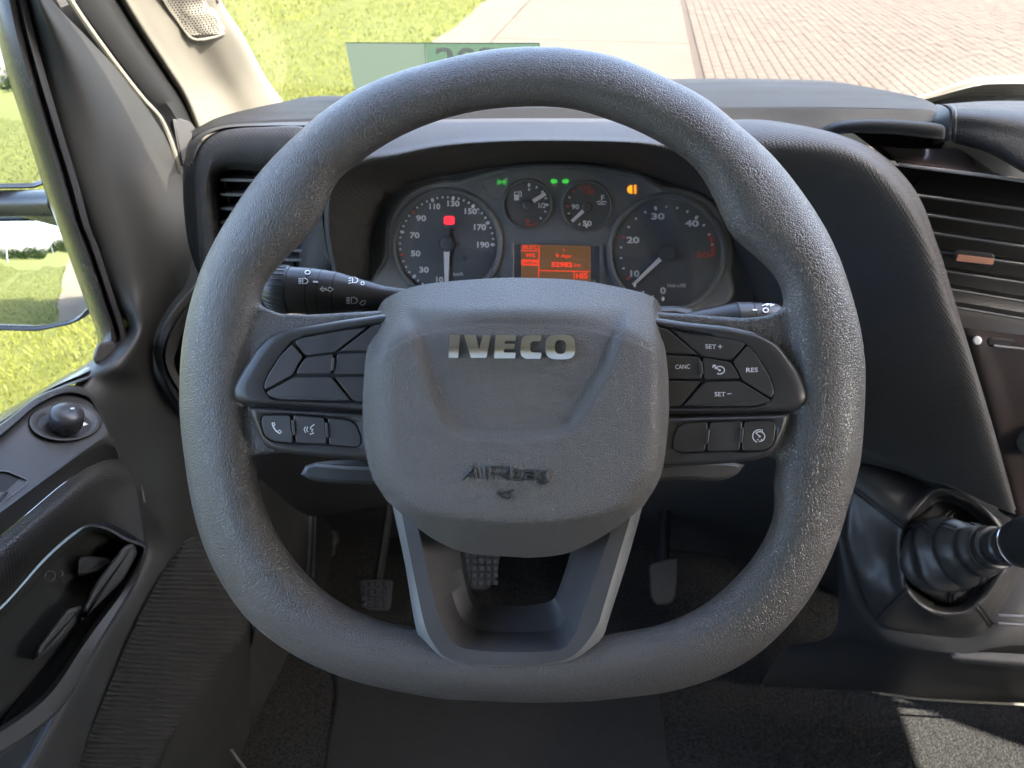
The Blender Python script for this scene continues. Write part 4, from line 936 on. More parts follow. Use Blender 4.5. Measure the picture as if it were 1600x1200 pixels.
surf('ledge', [Ps([(1486,1022,.852),(1500,1018,.850),(1560,1020,.845),(1620,1024,.84),(1720,1034,.84)]), Ps([(1489,1029,.848),(1503,1030,.846),(1560,1035,.841),(1620,1041,.838),(1720,1052,.836)]), Ps([(1494,1034,.856),(1506,1036,.855),(1560,1042,.85),(1620,1049,.846),(1720,1060,.845)])], 30, 10, 'door_panel', CON)
for yy in (962, 975):
    mb = MB(); mb.tube(Ps([(1560,yy - 1,.835),(1600,yy + 1,.832),(1720,yy + 8,.83)]), .0014, 6); mb.build('console_seam', MAT['bezel'], CON)
GEAR = thing('gear_lever', P(1460, 890, .86), 'gear lever with stitched black leather boot on the console', 'gear lever')
GC = (1468, 868)
def ang_loop(poly, n=96):
    dense = []; poly = spline_len(zp(poly), 120, True)
    for i in range(120):
        for k in range(6): dense.append(poly[i].lerp(poly[(i + 1) % 120], k / 6))
    c = Vector((GC[0], GC[1], 0)); out = []
    for k in range(n):
        t = 2 * math.pi * k / n; dv = Vector((math.cos(t), math.sin(t), 0)); out.append(max(dense, key=lambda q: (q - c).normalized().dot(dv)))
    return out
B0 = ang_loop([(1333,735),(1321,830),(1340,905),(1362,955),(1382,980),(1460,995),(1532,1004),(1550,992),(1572,950),(1590,905),(1597,855),(1583,817),(1540,786),(1487,757),(1440,745),(1380,727)])
B1 = ang_loop([(1352,757),(1342,835),(1358,900),(1378,950),(1396,968),(1460,982),(1522,988),(1538,978),(1556,940),(1570,900),(1576,855),(1560,820),(1520,793),(1484,770),(1445,762),(1395,748)])
B2 = ang_loop([(1442,778),(1420,806),(1406,850),(1408,895),(1424,930),(1462,960),(1505,962),(1536,938),(1560,905),(1575,880),(1576,838),(1540,796),(1492,768),(1464,763)])
B3 = ang_loop([(1452,792),(1430,815),(1419,852),(1421,890),(1434,918),(1465,942),(1500,943),(1522,925),(1540,900),(1552,875),(1553,842),(1526,808),(1490,784),(1466,780)])
axis = (P(1612, 848, .685) - P(1470, 868, .815)); axl = axis.length; axn = axis.normalized()
uu = (RT - axn * RT.dot(axn)).normalized(); vv = axn.cross(uu)
if vv.dot(-UPV) < 0: vv = -vv
def ring3(t, rad, n=96, ecc=1.0, wob=0.0, ph=0.0):
    c = P(1470, 868, .815) + axis * t
    return [c + (uu * math.cos(2 * math.pi * k / n) + vv * math.sin(2 * math.pi * k / n) * ecc) * rad * (1 + wob * math.sin(3 * 2 * math.pi * k / n + ph) + 0.6 * wob * math.sin(5 * 2 * math.pi * k / n + 2 * ph)) for k in range(n)]
Lp = lambda pl, d, wob=0.0, ph=0.0: [P(p.x, p.y, d + wob * math.sin(4 * math.atan2(p.y - GC[1], p.x - GC[0]) + ph)) for p in pl]
def mixl(a, b, t): return [p.lerp(q, t) for p, q in zip(a, b)]
boot = [Lp(B0, .872), Lp(B0, .864), Lp(mixl(B0, B2, .06), .857), Lp(mixl(B0, B2, .25), .849, .003, 1), Lp(mixl(B0, B2, .5), .840, .005, 1.4), Lp(mixl(B0, B2, .75), .830, .005, 1.9), Lp(mixl(B0, B2, .92), .820, .003, 2), Lp(B2, .817, .002, 2), Lp(mixl(B2, B3, .35), .819, .002), Lp(mixl(B2, B3, .7), .834, .002), Lp(B3, .850, .002),
        ring3(-.06, .0430, wob=.03, ph=.2), ring3(.05, .0400, wob=.05, ph=1.2), ring3(.13, .0405, wob=.05, ph=1.5), ring3(.19, .0330, wob=.04, ph=1.7), ring3(.24, .0285, wob=.04, ph=2.0), ring3(.31, .0345, wob=.05, ph=2.4), ring3(.38, .0310, wob=.05, ph=2.8), ring3(.44, .0255, wob=.04, ph=3.0), ring3(.50, .0262, wob=.03, ph=3.2), ring3(.56, .0215, wob=.02), ring3(.62, .0205), ring3(.66, .0205), ring3(.665, .0170)]
gr = []
for j in range(96): gr.append(spline([r[j] for r in boot], 130))
mb = MB(); mb.grid([[gr[j][i] for j in range(96)] for i in range(130)], close_u=True); bt = mb.build('boot', MAT['boot_leather'], GEAR, ang=80)
tx = bpy.data.textures.new('creases', 'CLOUDS'); tx.noise_scale = 0.04; tx.noise_depth = 2
dm = bt.modifiers.new('creases', 'DISPLACE'); dm.texture = tx; dm.strength = 0.004; dm.mid_level = 0.5; dm.texture_coords = 'LOCAL'
def seam(js, i0, i1):
    for off in (-1, 1):
        mb = MB(); pts = []
        for i in range(i0, i1): pts.append(gr[js % 96][i])
        nrm = [(gr[(js + 1) % 96][i] - gr[js % 96][i]) for i in range(i0, i1)]
        camd = [(CAM - p).normalized() for p in pts]
        pts = [p + q.normalized() * .0024 * off + c * .0042 for p, q, c in zip(pts, nrm, camd)]
        mb.tube(pts, .0010, 6); mb.build('seam', MAT['thread'], bt)
for js in (14, 36, 58): seam(js, 12, 44)
for js in (20, 62, 78): seam(js, 58, 100)
mb = MB(); mb.tube(ring3(.575, .0212, 48), .0007, 5, closed=True); mb.tube(ring3(.645, .0209, 48), .0007, 5, closed=True); mb.build('collar_stitching', MAT['thread'], bt)
mb = MB(); base = P(1470, 868, .815)
mb.lathe(base, axn, [(axl * .60, .0165), (axl * .68, .0165), (axl * .70, .0185), (axl * .76, .0190), (axl * .775, .0175), (axl * .80, .0180), (axl * .86, .0195), (axl * .87, .018)], 40); mb.build('collar', MAT['frame_gloss'], GEAR, ang=30)
mb = MB(); mb.lathe(base, axn, [(axl * .86, .0195), (axl * .868, .0218), (axl * .885, .0222), (axl * .89, .0214)], 40, False); mb.build('collar_ring', MAT['chrome'], GEAR)
mb = MB(); mb.lathe(base, axn, [(axl * .88, .0205), (axl * .90, .0225), (axl * 1.0, .0255), (axl * 1.2, .0275), (axl * 1.38, .0255), (axl * 1.47, .018), (axl * 1.50, .008), (axl * 1.505, 0)], 40); mb.build('knob', MAT['knob_black'], GEAR)

# ================================================================== FOOTWELL
FLZ = 0.70
mb = MB(); mb.grid([[Vector((-.47 + 1.85 * i / 40, -.65 + 1.62 * j / 36, FLZ + .003 * math.sin(i * 1.3) * math.cos(j * 1.1))) for i in range(41)] for j in range(37)] + [[Vector((-.47 + 1.85 * i / 40, .97 + .20 * k / 6, FLZ + .30 * (k / 6) ** 1.2)) for i in range(41)] for k in range(1, 7)])
fl = mb.build('floor', MAT['carpet'], None, loc=(0.4, 0.3, FLZ)); tag(fl, kind='structure'); fl['label'] = 'dark grey carpeted cab floor'; solidify(fl, .01, -1)
MT = None
mp = spline_len([QZ(x, y, FLZ + .012) for x, y in ((540,1000),(525,1090),(505,1200),(500,1290),(1060,1290),(1045,1190),(1030,1090),(1000,1000),(760,960))], 60, True)
mb = MB(); cz = sum(mp, Vector()) / 60; mb.grid([[p + Vector((0, 0, -.011)) for p in mp], mp, [p.lerp(cz, .02) + Vector((0, 0, .002)) for p in mp]], close_u=True); mb.cap([p.lerp(cz, .02) + Vector((0, 0, .002)) for p in mp])
tag(mb.build('floor_mat', MAT['mat_rubber'], None, loc=cz - Vector((0, 0, .012))), 'black driver floor mat lying under the steering wheel', 'floor mat')
def pedal(name, poly, d, label, stem_top, stud='pedal_metal'):
    root = thing(name, P(poly[0][0], poly[2][1], d + .05), label, 'pedal', 'pedals in the footwell'); PP = lambda x, y, o: P(x, y, d - o)
    mb = MB(); prism(mb, round_poly(zp(poly), 8, 4), PP, -.02, 0, 3, .004); mb.build('pad', MAT['mat_rubber'], root)
    x0, x1, y0, y1 = min(p[0] for p in poly), max(p[0] for p in poly), min(p[1] for p in poly), max(p[1] for p in poly)
    for yy in range(int(y0 + 8), int(y1 - 6), 11):
        for xx in range(int(x0 + 8), int(x1 - 6), 11):
            mb = MB(); prism(mb, round_poly(zp([(xx - 4, yy - 4), (xx + 4, yy - 4), (xx + 4, yy + 4), (xx - 4, yy + 4)]), 2, 2), PP, -.001, .003, 1.2, .002, 2); mb.build('stud', MAT[stud], root)
    cx = (x0 + x1) / 2; mb = MB(); mb.tube([P(cx, (y0 + y1) / 2, d + .02), P(stem_top[0], stem_top[1], d + .06)], .007, 8); mb.build('arm', MAT['gap_black'], root)
pedal('brake_pedal', [(722,858),(782,860),(776,905),(762,922),(738,922),(727,905)], 1.02, 'brake pedal with studded rubber pad seen through the lower spoke', (760, 760))
pedal('clutch_pedal', [(560,905),(615,905),(610,955),(570,955)], 1.06, 'clutch pedal in the dark footwell left of the brake pedal', (610, 780), 'mat_rubber')
root = thing('accelerator_pedal', P(1035, 945, 1.04), 'long accelerator pedal in the right of the footwell', 'pedal', 'pedals in the footwell')
mb = MB(); prism(mb, round_poly(zp([(1014,880),(1060,870),(1056,935),(1046,945),(1024,945),(1016,932)]), 7, 4), lambda x, y, o: P(x, y, 1.02 - o), -.012, 0, 3, .003); mb.build('pad', MAT['mat_rubber'], root)
mb = MB(); mb.tube([P(1036, 880, 1.035), P(1040, 800, 1.08)], .008, 8); mb.build('arm', MAT['gap_black'], root)
# left kick panel and sill, with upright mouldings
KS = thing('kick_panel', QX(460, 1150, -.41), 'dark kick panel and door sill with upright mouldings left of the footwell', 'trim panel')
kx = [(395,-.425),(430,-.415),(470,-.405),(486,-.392),(500,-.392),(510,-.40),(518,-.394),(526,-.40),(533,-.394),(545,-.405),(570,-.41)]
surf('panel', [[QX(x + 14, 560, s) for x, s in kx], [QX(x + 12, 700, s) for x, s in kx], [QX(x + 8, 850, s) for x, s in kx], [QX(x, 1000, s) for x, s in kx], [QX(x - 6, 1130, s) for x, s in kx], [QX(x - 12, 1290, s + .0) for x, s in kx]], 90, 30, 'door_plastic', KS)
surf('hinge_pillar', [[QX(x, 240, -.470) for x in (240, 330, 400)], [QX(x, 400, -.470) for x in (215, 340, 420)], [QX(x, 640, -.470) for x in (180, 340, 430)], [QX(x, 860, -.470) for x in (220, 360, 440)]], 10, 16, 'dash_dark', KS)
surf('sill_step', [[QX(x, 1010, -.425) for x in (300, 340, 395)], [QX(x, 1100, -.425) for x in (290, 340, 392)], [QX(x, 1300, -.425) for x in (200, 300, 385)]], 12, 12, 'door_plastic', KS)
mb = MB(); mb.tube([QX(362, 1172, -.415), QX(375, 1190, -.41), QX(392, 1215, -.40)], .0018, 6); mb.build('sill_edge', MAT['bezel'], KS)

# ================================================================== DRIVER'S DOOR
DOOR = thing('van_door', QX(100, 1200, -.45), 'black trimmed driver door with window, mirror switch and pull handle', 'door')
def QXs(l): return [QX(*q) for q in l]
DR = [(-60,30,56),(0,44,82),(60,57,138),(125,75,197),(210,100,256),(292,125,287),(385,155,298),(440,172,292),(480,185,264),(520,197,244),(570,150,240),(600,130,250),(640,100,274),(720,95,298),(790,180,325),(850,228,345),(920,208,372),(1000,158,396),(1100,98,352),(1200,40,300),(1290,-40,250)]
rows = []
for y, l, r in DR:
    rows.append([QX(l - 12, y, -.455)] + [QX(l + (r - l) * k / 5, y, -.440 + (.020 * math.sin(math.pi * k / 5) ** 1.0 if y < 600 else .012 * math.sin(math.pi * k / 5)) + .008 * k / 5) for k in range(6)])
surf('inner_panel', rows, 40, 120, 'door_plastic', DOOR)
GE = [(-30,-60),(-14,20),(0,77),(17,135),(45,220),(67,290),(85,340),(100,380),(120,435),(140,490),(150,517),(152,542),(142,563),(87,595),(62,610),(30,629),(-10,652),(-80,695)]
GL = [(32,-60),(46,10),(57,60),(75,125),(100,210),(125,292),(142,357),(155,388),(180,465),(197,517),(200,542),(186,568),(140,592),(96,606),(58,625),(22,655),(-10,680),(-80,732)]
n = 90; ge, gl = spline_len(zp(GE), n), spline_len(zp(GL), n)
mk = lambda t, x: [QX(a.lerp(b, t).x, a.lerp(b, t).y, x) for a, b in zip(ge, gl)]
mb = MB(); mb.grid([mk(0, -.490), mk(.02, -.476), mk(.14, -.462), mk(.34, -.447), mk(.52, -.4415), mk(.70, -.445), mk(.80, -.438), mk(.97, -.4355), mk(1.0, -.443)]); mb.build('window_frame', MAT['frame_gloss'], DOOR, ang=70)
# corner bracket of the frame
mb = MB(); prism(mb, round_poly(zp([(152,536),(178,532),(184,556),(172,568),(150,570),(144,560)]), 7, 4), lambda x, y, o: QX(x, y, -.446 + o), -.01, .008, 5, .005); mb.build('corner_piece', MAT['door_panel'], DOOR)
# glass
gp = [Vector((-.482, y, z)) for y, z in ((.78, 1.16), (.66, 1.62), (.58, 1.98), (-.36, 1.98), (-.36, 1.16))]
mb = MB(); mb.cap(gp); mb.cap([p + Vector((-.004, 0, 0)) for p in gp], True); mb.build('window_pane', MAT['door_glass'], DOOR, smooth=False, fix=False)
# armrest with the mirror switch
AR = [(-80,715),(-10,668),(22,645),(58,618),(98,603),(128,604),(143,614),(160,640),(176,668),(190,695),(196,710),(193,720)]
AI = [(-80,738),(-10,692),(24,664),(58,635),(98,616),(128,618),(140,624),(153,648),(166,674),(178,698),(184,710),(184,716)]
ar, ai = spline_len(zp(AR), 60), spline_len(zp(AI), 60)
mb = MB(); mb.grid([[QX(p.x, p.y, -.446) for p in ar], [QX(a.lerp(b, .2).x, a.lerp(b, .2).y, -.428) for a, b in zip(ar, ai)], [QX(a.lerp(b, .8).x, a.lerp(b, .8).y, -.424) for a, b in zip(ar, ai)], [QX(p.x, p.y, -.428) for p in ai], [QX(p.x, p.y, -.436) for p in ai]]); mb.build('armrest_rim', MAT['door_weave'], DOOR, ang=50)
sw0 = QXs([(-80,740,-.430),(-10,694,-.430),(24,666,-.430),(58,637,-.430),(98,618,-.430),(128,619,-.430),(141,626,-.430)])
sw1 = QXs([(-80,790,-.412),(-10,745,-.412),(30,715,-.412),(65,690,-.412),(105,665,-.412),(140,650,-.412),(156,650,-.412)])
sw2 = QXs([(-80,850,-.392),(-10,803,-.392),(40,765,-.392),(80,735,-.392),(120,705,-.392),(150,682,-.392),(166,670,-.392)])
sw3 = QXs([(-80,858,-.390),(-10,811,-.389),(42,773,-.389),(84,742,-.389),(126,712,-.389),(158,692,-.389),(178,694,-.390)])
sw4 = QXs([(-80,890,-.392),(-10,845,-.394),(45,800,-.396),(90,762,-.398),(130,733,-.400),(160,720,-.400),(186,716,-.398)])
swb = QXs([(-80,726,-.441),(-10,680,-.441),(22,652,-.441),(58,626,-.441),(98,608,-.441),(130,609,-.441),(146,618,-.441)])
surf('armrest_panel', [swb, sw0, sw1, sw2, sw3, sw4], 60, 40, 'door_panel', DOOR)
bo = [QXs([(-80,890,-.393),(-10,846,-.395),(45,801,-.397),(90,763,-.399),(130,734,-.401),(160,721,-.402),(188,718,-.404)]),
      QXs([(-80,915,-.384),(-5,870,-.384),(55,820,-.385),(100,785,-.388),(140,755,-.392),(170,745,-.400),(205,742,-.412)]),
      QXs([(-80,950,-.388),(-2,905,-.388),(62,850,-.389),(108,810,-.394),(150,785,-.400),(182,775,-.410),(215,775,-.420)]),
      QXs([(-80,1000,-.410),(0,948,-.410),(70,871,-.410),(119,829,-.412),(160,815,-.414),(200,832,-.418),(226,848,-.424)])]
surf('armrest_bolster', bo, 60, 30, 'door_weave', DOOR)
# switch recess with chrome frame (cut at the picture edge)
AP = plane_fn(QX(60, 715, -.410), (sw2[3] - sw0[3]).cross(sw0[4] - sw0[2]) if False else (sw0[4] - sw0[2]).cross(sw2[3] - sw0[3]))
_n = (sw0[4] - sw0[2]).cross(sw2[3] - sw0[3]).normalized()
if _n.dot(CAM - sw1[3]) < 0: _n = -_n
AP = plane_fn(sw1[3], _n)
mb = MB(); rc = round_poly(zp([(-70,760),(-5,736),(12,737),(43,750),(40,757),(0,788),(-70,838)]), 4, 3)
Lr = lambda pl, o: [AP(p.x, p.y, o) for p in pl]
mb.grid([Lr(inset(rc, -2), -.001), Lr(inset(rc, -1.5), .003), Lr(rc, .0032), Lr(inset(rc, 1), .002), Lr(inset(rc, 1.2), -.006)], close_u=True); sb_ = mb.build('switch_frame', MAT['bezel'], DOOR, ang=40)
mb = MB(); mb.cap(Lr(inset(rc, 1), .0014)); mb.build('switch_well', MAT['gap_black'], sb_, smooth=False)
mb = MB(); prism(mb, round_poly(zp([(-70,795),(0,768),(14,768),(-2,785),(-70,825)]), 3, 2), AP, .001, .004, 2, .0015); mb.build('window_switch', MAT['button_black'], sb_, ang=40)
# mirror adjuster
c0_ = (103, 660)
el = lambda a, b, cx, cy, n=48: [Vector((cx + a * math.cos(2 * math.pi * k / n), cy + b * math.sin(2 * math.pi * k / n), 0)) for k in range(n)]
mb = MB(); mb.grid([Lr(el(58, 31, 101, 659), .0015), Lr(el(55, 29, 101, 659), .0042), Lr(el(50, 26, 101, 660), .0045), Lr(el(42, 21, 101, 663), .0020), Lr(el(41, 20, 101, 664), .0022)], close_u=True); kb = mb.build('mirror_switch', MAT['door_panel'], DOOR, ang=45)
mb = MB(); mb.cap(Lr(el(41, 20.5, 101, 664), .0022)); mb.build('dial_plate', MAT['satin_black'], kb, smooth=False)
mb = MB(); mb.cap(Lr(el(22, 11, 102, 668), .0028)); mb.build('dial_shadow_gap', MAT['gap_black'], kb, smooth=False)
kbase = AP(102, 669, .002); ktop = P(104, 645, (AP(104, 655, 0) - CAM).dot(FWD) - .012); kax = (_n + Vector((.1, -.1, .8))).normalized()
mb = MB(); mb.lathe(kbase, kax, [(0, .0098), (.004, .0112), (.012, .0122), (.014, .0126), (.017, .0122), (.0195, .0100), (.021, .0050), (.0212, 0)], 40); mb.build('knob', MAT['satin_black'], kb, ang=50)
mb = MB()
u_ = kax.orthogonal().normalized(); v_ = kax.cross(u_)
for j in range(4):
    for k in range(34):
        t = 2 * math.pi * (k + .5 * (j % 2)) / 34; h = .0035 + .0026 * j; r_ = .0110 + .0004 * j; c = kbase + kax * h + (u_ * math.cos(t) + v_ * math.sin(t)) * r_
        mb.box(c, (.0011,) * 3, Matrix.Rotation(.8, 3, 'Z'))
mb.build('knurling', MAT['satin_black'], kb)
mb = MB(); prism(mb, zp([(130,659),(138,663),(130,666)]), AP, .0022, .0030, .4); mb.build('pointer_mark', MAT['white_print'], kb, smooth=False)
mb = MB(); kt = kbase + kax * .0207; rr_ = (RT * .6 + UPV * .2).normalized(); mb.tube([kt + rr_ * .0028, kt + rr_ * .0058 + kax * -.0008], .0008, 6); mb.build('knob_mark', MAT['white_print'], kb)
# pull pocket and inner handle
PK = zp([(-70,1010),(0,948),(70,871),(119,829),(140,819),(168,824),(199,841),(224,850),(229,864),(210,916),(157,1004),(94,1109),(0,1179),(-70,1215)])
pk_ = spline_len(PK, 110, True)
def lipw(p): return 24 * sm(820, 1150, p.y) * sm(0, 1, (p.x + 0.62 * (p.y - 850)) / 200) + 5
Lx = lambda pl, x: [QX(p.x, p.y, x) for p in pl]
i1 = inset(pk_, 4); i2 = [p + (q - p).normalized() * lipw(p) for p, q in zip(pk_, inset(pk_, 6))]; i3 = inset(i2, 8)
mb = MB(); mb.grid([Lx(pk_, -.440), Lx(pk_, -.417), Lx(i1, -.4135), Lx(i2, -.418), Lx(inset(i2, 2), -.423), Lx(i3, -.446)], close_u=True); pkt = mb.build('pull_pocket', MAT['door_panel'], DOOR, ang=45)
mb = MB(); mb.cap(Lx(inset(i3, -1), -.4455)); mb.build('pocket_floor', MAT['door_plastic'], pkt, smooth=False)
HP = lambda x, y, o: QX(x, y, -.426 + o)
mb = MB(); prism(mb, round_poly(zp([(193,853),(205,849),(212,853),(214,866),(192,906),(150,948),(126,972),(130,950),(150,910)]), 6, 3), HP, -.016, .014, 6, .007, 4); mb.build('door_handle', MAT['door_panel'], pkt, ang=50)
mb = MB(); prism(mb, round_poly(zp([(104,952),(128,946),(131,952),(118,972),(96,1000),(62,1028),(52,1033),(58,1014),(66,1002)]), 5, 3), HP, -.016, .006, 5, .006, 4); mb.build('handle_lever', MAT['door_panel'], pkt, ang=50)
mb = MB(); prism(mb, round_poly(zp([(122,873),(130,868),(172,872),(175,880),(150,896),(120,900)]), 5, 3), HP, -.02, -.004, 4, .004); mb.build('handle_bracket', MAT['mat_rubber'], pkt, ang=50)
mb = MB(); mb.tube([HP(*p, -.0195) for p in arc(78, 900, 8, 0, 359, 20)], .0008, 5, closed=True); mb.tube([HP(*p, -.0195) for p in arc(92, 896, 6, 30, 150, 10)], .0008, 5); mb.build('moulded_mark', MAT['door_panel'], pkt)
mb = MB(); cup = el(62, 52, 60, 985, 40); mb.tube([HP(p.x, p.y, -.0205) for p in cup], .0010, 5, closed=True); mb.build('pocket_dish', MAT['door_plastic'], pkt)
# ribbed cloth pocket
LL = spline_len(zp([(290,842),(259,888),(206,990),(150,1123),(122,1200),(95,1275)]), 480); RR = spline_len(zp([(309,836),(345,900),(382,966),(373,1004),(300,1110),(245,1185),(185,1275)]), 480)
rows = []
for i in range(480):
    d_ = .0019 * math.sin(i * 2 * math.pi / 8.0); row = []
    for k in range(40):
        p = LL[i].lerp(RR[i], k / 39); e = min(k, 39 - k, 6, i) / 6
        row.append(QX(p.x, p.y, -.4275 + .006 * min(1, e) + d_ * (1 if 0 < k < 39 else 0) + .00025 * math.sin(k * 3.1 + (i // 8) * 3.14159)))
    rows.append(row)
mb = MB(); mb.grid(rows); mb.build('ribbed_pocket', MAT['rib_cloth'], DOOR, ang=80)
mb = MB(); mb.tube([QX(p.x, p.y, -.425) for p in spline_len(zp([(197,682),(206,705),(215,735),(222,765),(226,785)]), 20)], .0009, 6); mb.build('panel_seam', MAT['bezel'], DOOR)
# outer skin of the door
mb = MB(); mb.box((-.545, .30, .87), (.012, 1.34, .60)); mb.build('outer_skin', MAT['van_white'], DOOR, smooth=False)

# ================================================================== A-PILLAR, SEALS, WINDSCREEN
WS = plane_fn(Vector((0, 1.0, 1.45)), Vector((0, -1, -1)))
PIL = thing('pillar_trim', QX(300, 215, -.42), 'beige windscreen pillar trim with speaker grille at the top', 'trim panel')
RGE = [(300,-70),(332,0),(367,52),(402,115),(427,150),(448,176),(462,192)]
LFE = [(150,-70),(192,0),(224,52),(259,105),(290,154),(311,204),(316,224)]
re_ = spline_len(zp(RGE), 40); le_ = spline_len(zp(LFE), 40)
rowL = [QX(p.x, p.y, -.428) for p in le_]; rowR = [WS(p.x, p.y, .006) for p in re_]
def pil(t, dx): return [a.lerp(b, t) + Vector((dx, 0, 0)) for a, b in zip(rowL, rowR)]
g = patch_rows([[p + Vector((-.02, .02, 0)) for p in rowL], rowL, pil(.08, .004), pil(.34, .008), pil(.52, .020), pil(.75, .024), pil(.94, .014), rowR, [p + Vector((-.012, .012, .012)) for p in rowR]], 60, 40)
mb = MB(); mb.grid(g); mb.build('trim', MAT['beige_trim'], PIL, ang=70)
gm = bpy.data.materials.new('grille_mesh'); gm.use_nodes = True; nn_ = gm.node_tree; b_ = nn_.nodes['Principled BSDF']; tc = nn_.nodes.new('ShaderNodeTexCoord'); vo_ = nn_.nodes.new('ShaderNodeTexVoronoi'); vo_.inputs['Scale'].default_value = 420; vo_.inputs['Randomness'].default_value = 0.0
rp = nn_.nodes.new('ShaderNodeValToRGB'); rp.color_ramp.elements[0].position = .36; rp.color_ramp.elements[0].color = (.05, .047, .04, 1); rp.color_ramp.elements[1].position = .46; rp.color_ramp.elements[1].color = (.40, .37, .31, 1)
nn_.links.new(tc.outputs['Object'], vo_.inputs['Vector']); nn_.links.new(vo_.outputs['Distance'], rp.inputs[0]); nn_.links.new(rp.outputs[0], b_.inputs['Base Color']); b_.inputs['Roughness'].default_value = .6; MAT['grille_mesh'] = gm
def pil_at(px, py, o):                                           # pillar surface under a pixel (nearest grid point, along the ray)
    r = ray(px, py).normalized(); best = min((p for row in g for p in row), key=lambda p: ((p - CAM) - r * (p - CAM).dot(r)).length)
    return CAM + r * ((best - CAM).dot(r) - o)
ga = spline_len(zp([(225,-60),(255,0),(276,31),(294,56)]), 14); gb = spline_len(zp([(322,-60),(340,0),(352,30),(350,52)]), 14)
mb = MB(); mb.grid([[pil_at(a.lerp(b, k / 9).x, a.lerp(b, k / 9).y, .002) for k in range(10)] for a, b in zip(ga, gb)]); gr_ = mb.build('speaker_grille', gm, PIL, ang=80)
ol_ = [pil_at(p.x, p.y, .002) for p in ga] + [pil_at(x, y, .002) for x, y in ((300,60),(308,62),(322,61),(338,57))] + [pil_at(p.x, p.y, .002) for p in reversed(gb)]
mb = MB(); mb.tube(ol_, .0014, 6); mb.build('grille_rim', MAT['beige_trim'], gr_)
bk0 = spline_len(zp([(38,-70),(52,0),(64,60),(82,125),(108,210),(132,292),(150,340)]), 30); bk1 = spline_len(zp([(190,-70),(225,0),(255,52),(290,105),(315,154),(330,204),(335,300)]), 30)
mb = MB(); mb.grid([[QX(p.x, p.y, -.475) for p in bk0], [QX(p.x, p.y, -.468) for p in bk1]]); o = mb.build('pillar_core', MAT['dash_dark'], PIL); solidify(o, .006, 0)
SEAL = thing('door_seal', QX(290, 250, -.43), 'black rubber door seal running up beside the beige pillar', 'door seal')
sa = spline_len(zp([(82,-70),(119,0),(175,80),(227,147),(259,184),(280,235),(288,268)]), 50); sb2 = spline_len(zp([(148,-70),(190,0),(222,52),(257,105),(288,154),(308,203),(300,240)]), 50)
mb = MB(); mb.grid([[QX(p.x, p.y, -.452) for p in sa], [QX(p.x, p.y, -.438) for p in sa], [QX(a.lerp(b, .35).x, a.lerp(b, .35).y, -.430) for a, b in zip(sa, sb2)], [QX(a.lerp(b, .7).x, a.lerp(b, .7).y, -.432) for a, b in zip(sa, sb2)], [QX(p.x, p.y, -.436) for p in sb2], [QX(p.x, p.y, -.455) for p in sb2]]); mb.build('seal_strip', MAT['rubber'], SEAL, ang=60)
sc_ = [a.lerp(b, .10) for a, b in zip(sa, sb2)]; mb = MB(); mb.tube([QX(p.x - 7, p.y + 4, -.432) for p in sa], .0028, 8); mb.build('seal_bead', MAT['beige_trim'], SEAL)
mb = MB(); mb.grid([[QX(p.x - 12, p.y + 6, -.438) for p in sa], [QX(p.x - 9, p.y + 5, -.460) for p in sa]]); mb.build('seal_shadow_lip', MAT['rubber'], SEAL)
mb = MB(); prism(mb, round_poly(zp([(268,186),(280,182),(298,190),(311,206),(297,228),(287,262),(281,258)]), 4, 3), lambda x, y, o: QX(x, y, -.436 + o), -.01, .006, 4, .005); mb.build('seal_plug', MAT['door_panel'], SEAL)
WIND = thing('windscreen', Vector((.45, 1.22, 1.23)), 'clear sloping windscreen above the dashboard', 'windscreen')
wq = [Vector((x, y, 2.45 - y)) for x, y in ((-.47, 1.22), (1.36, 1.22), (1.32, .48), (-.44, .48))]
mb = MB(); mb.cap([p + Vector((0, .006, .006)) for p in wq]); mb.cap([p + Vector((0, .009, .009)) for p in wq], True); mb.build('pane', MAT['windscreen_glass'], WIND, smooth=False, fix=False)
fr0 = [WS(p.x - 3, p.y, -.002) for p in re_]; fr1 = [WS(p.x + 5, p.y - 1, -.002) for p in re_]
mb = MB(); mb.grid([fr0, fr1, [p + Vector((0, .001, .001)) for p in fr1], [p + Vector((0, .001, .001)) for p in fr0]], close_v=True); mb.build('black_border', MAT['frit'], WIND, smooth=False)
CARD = thing('windscreen_card', WS(700, 190, .008), 'pale green printed card behind the windscreen above the wheel rim', 'card')
mb = MB(); prism(mb, zp([(539,66),(664,66.5),(672,200),(566,200)]), lambda x, y, o: WS(x, y, .006 + o), 0, .0006, .3, .0001, 1); cd_ = mb.build('sheet', MAT['card_paper'], CARD, smooth=False)
mb = MB(); prism(mb, zp([(664.3,66.5),(843,67),(858,200),(672.3,200)]), lambda x, y, o: WS(x, y, .006 + o), 0, .0006, .3, .0001, 1); mb.build('green_field', MAT['card_green'], CARD, smooth=False)
mb = MB(); text_px(mb, '2025', 745, 92, 130, 36, lambda x, y, o: WS(x, y, .006 + o), .0008, .0002, bold=.02); mb.build('card_numerals', MAT['card_print'], CARD, smooth=False)
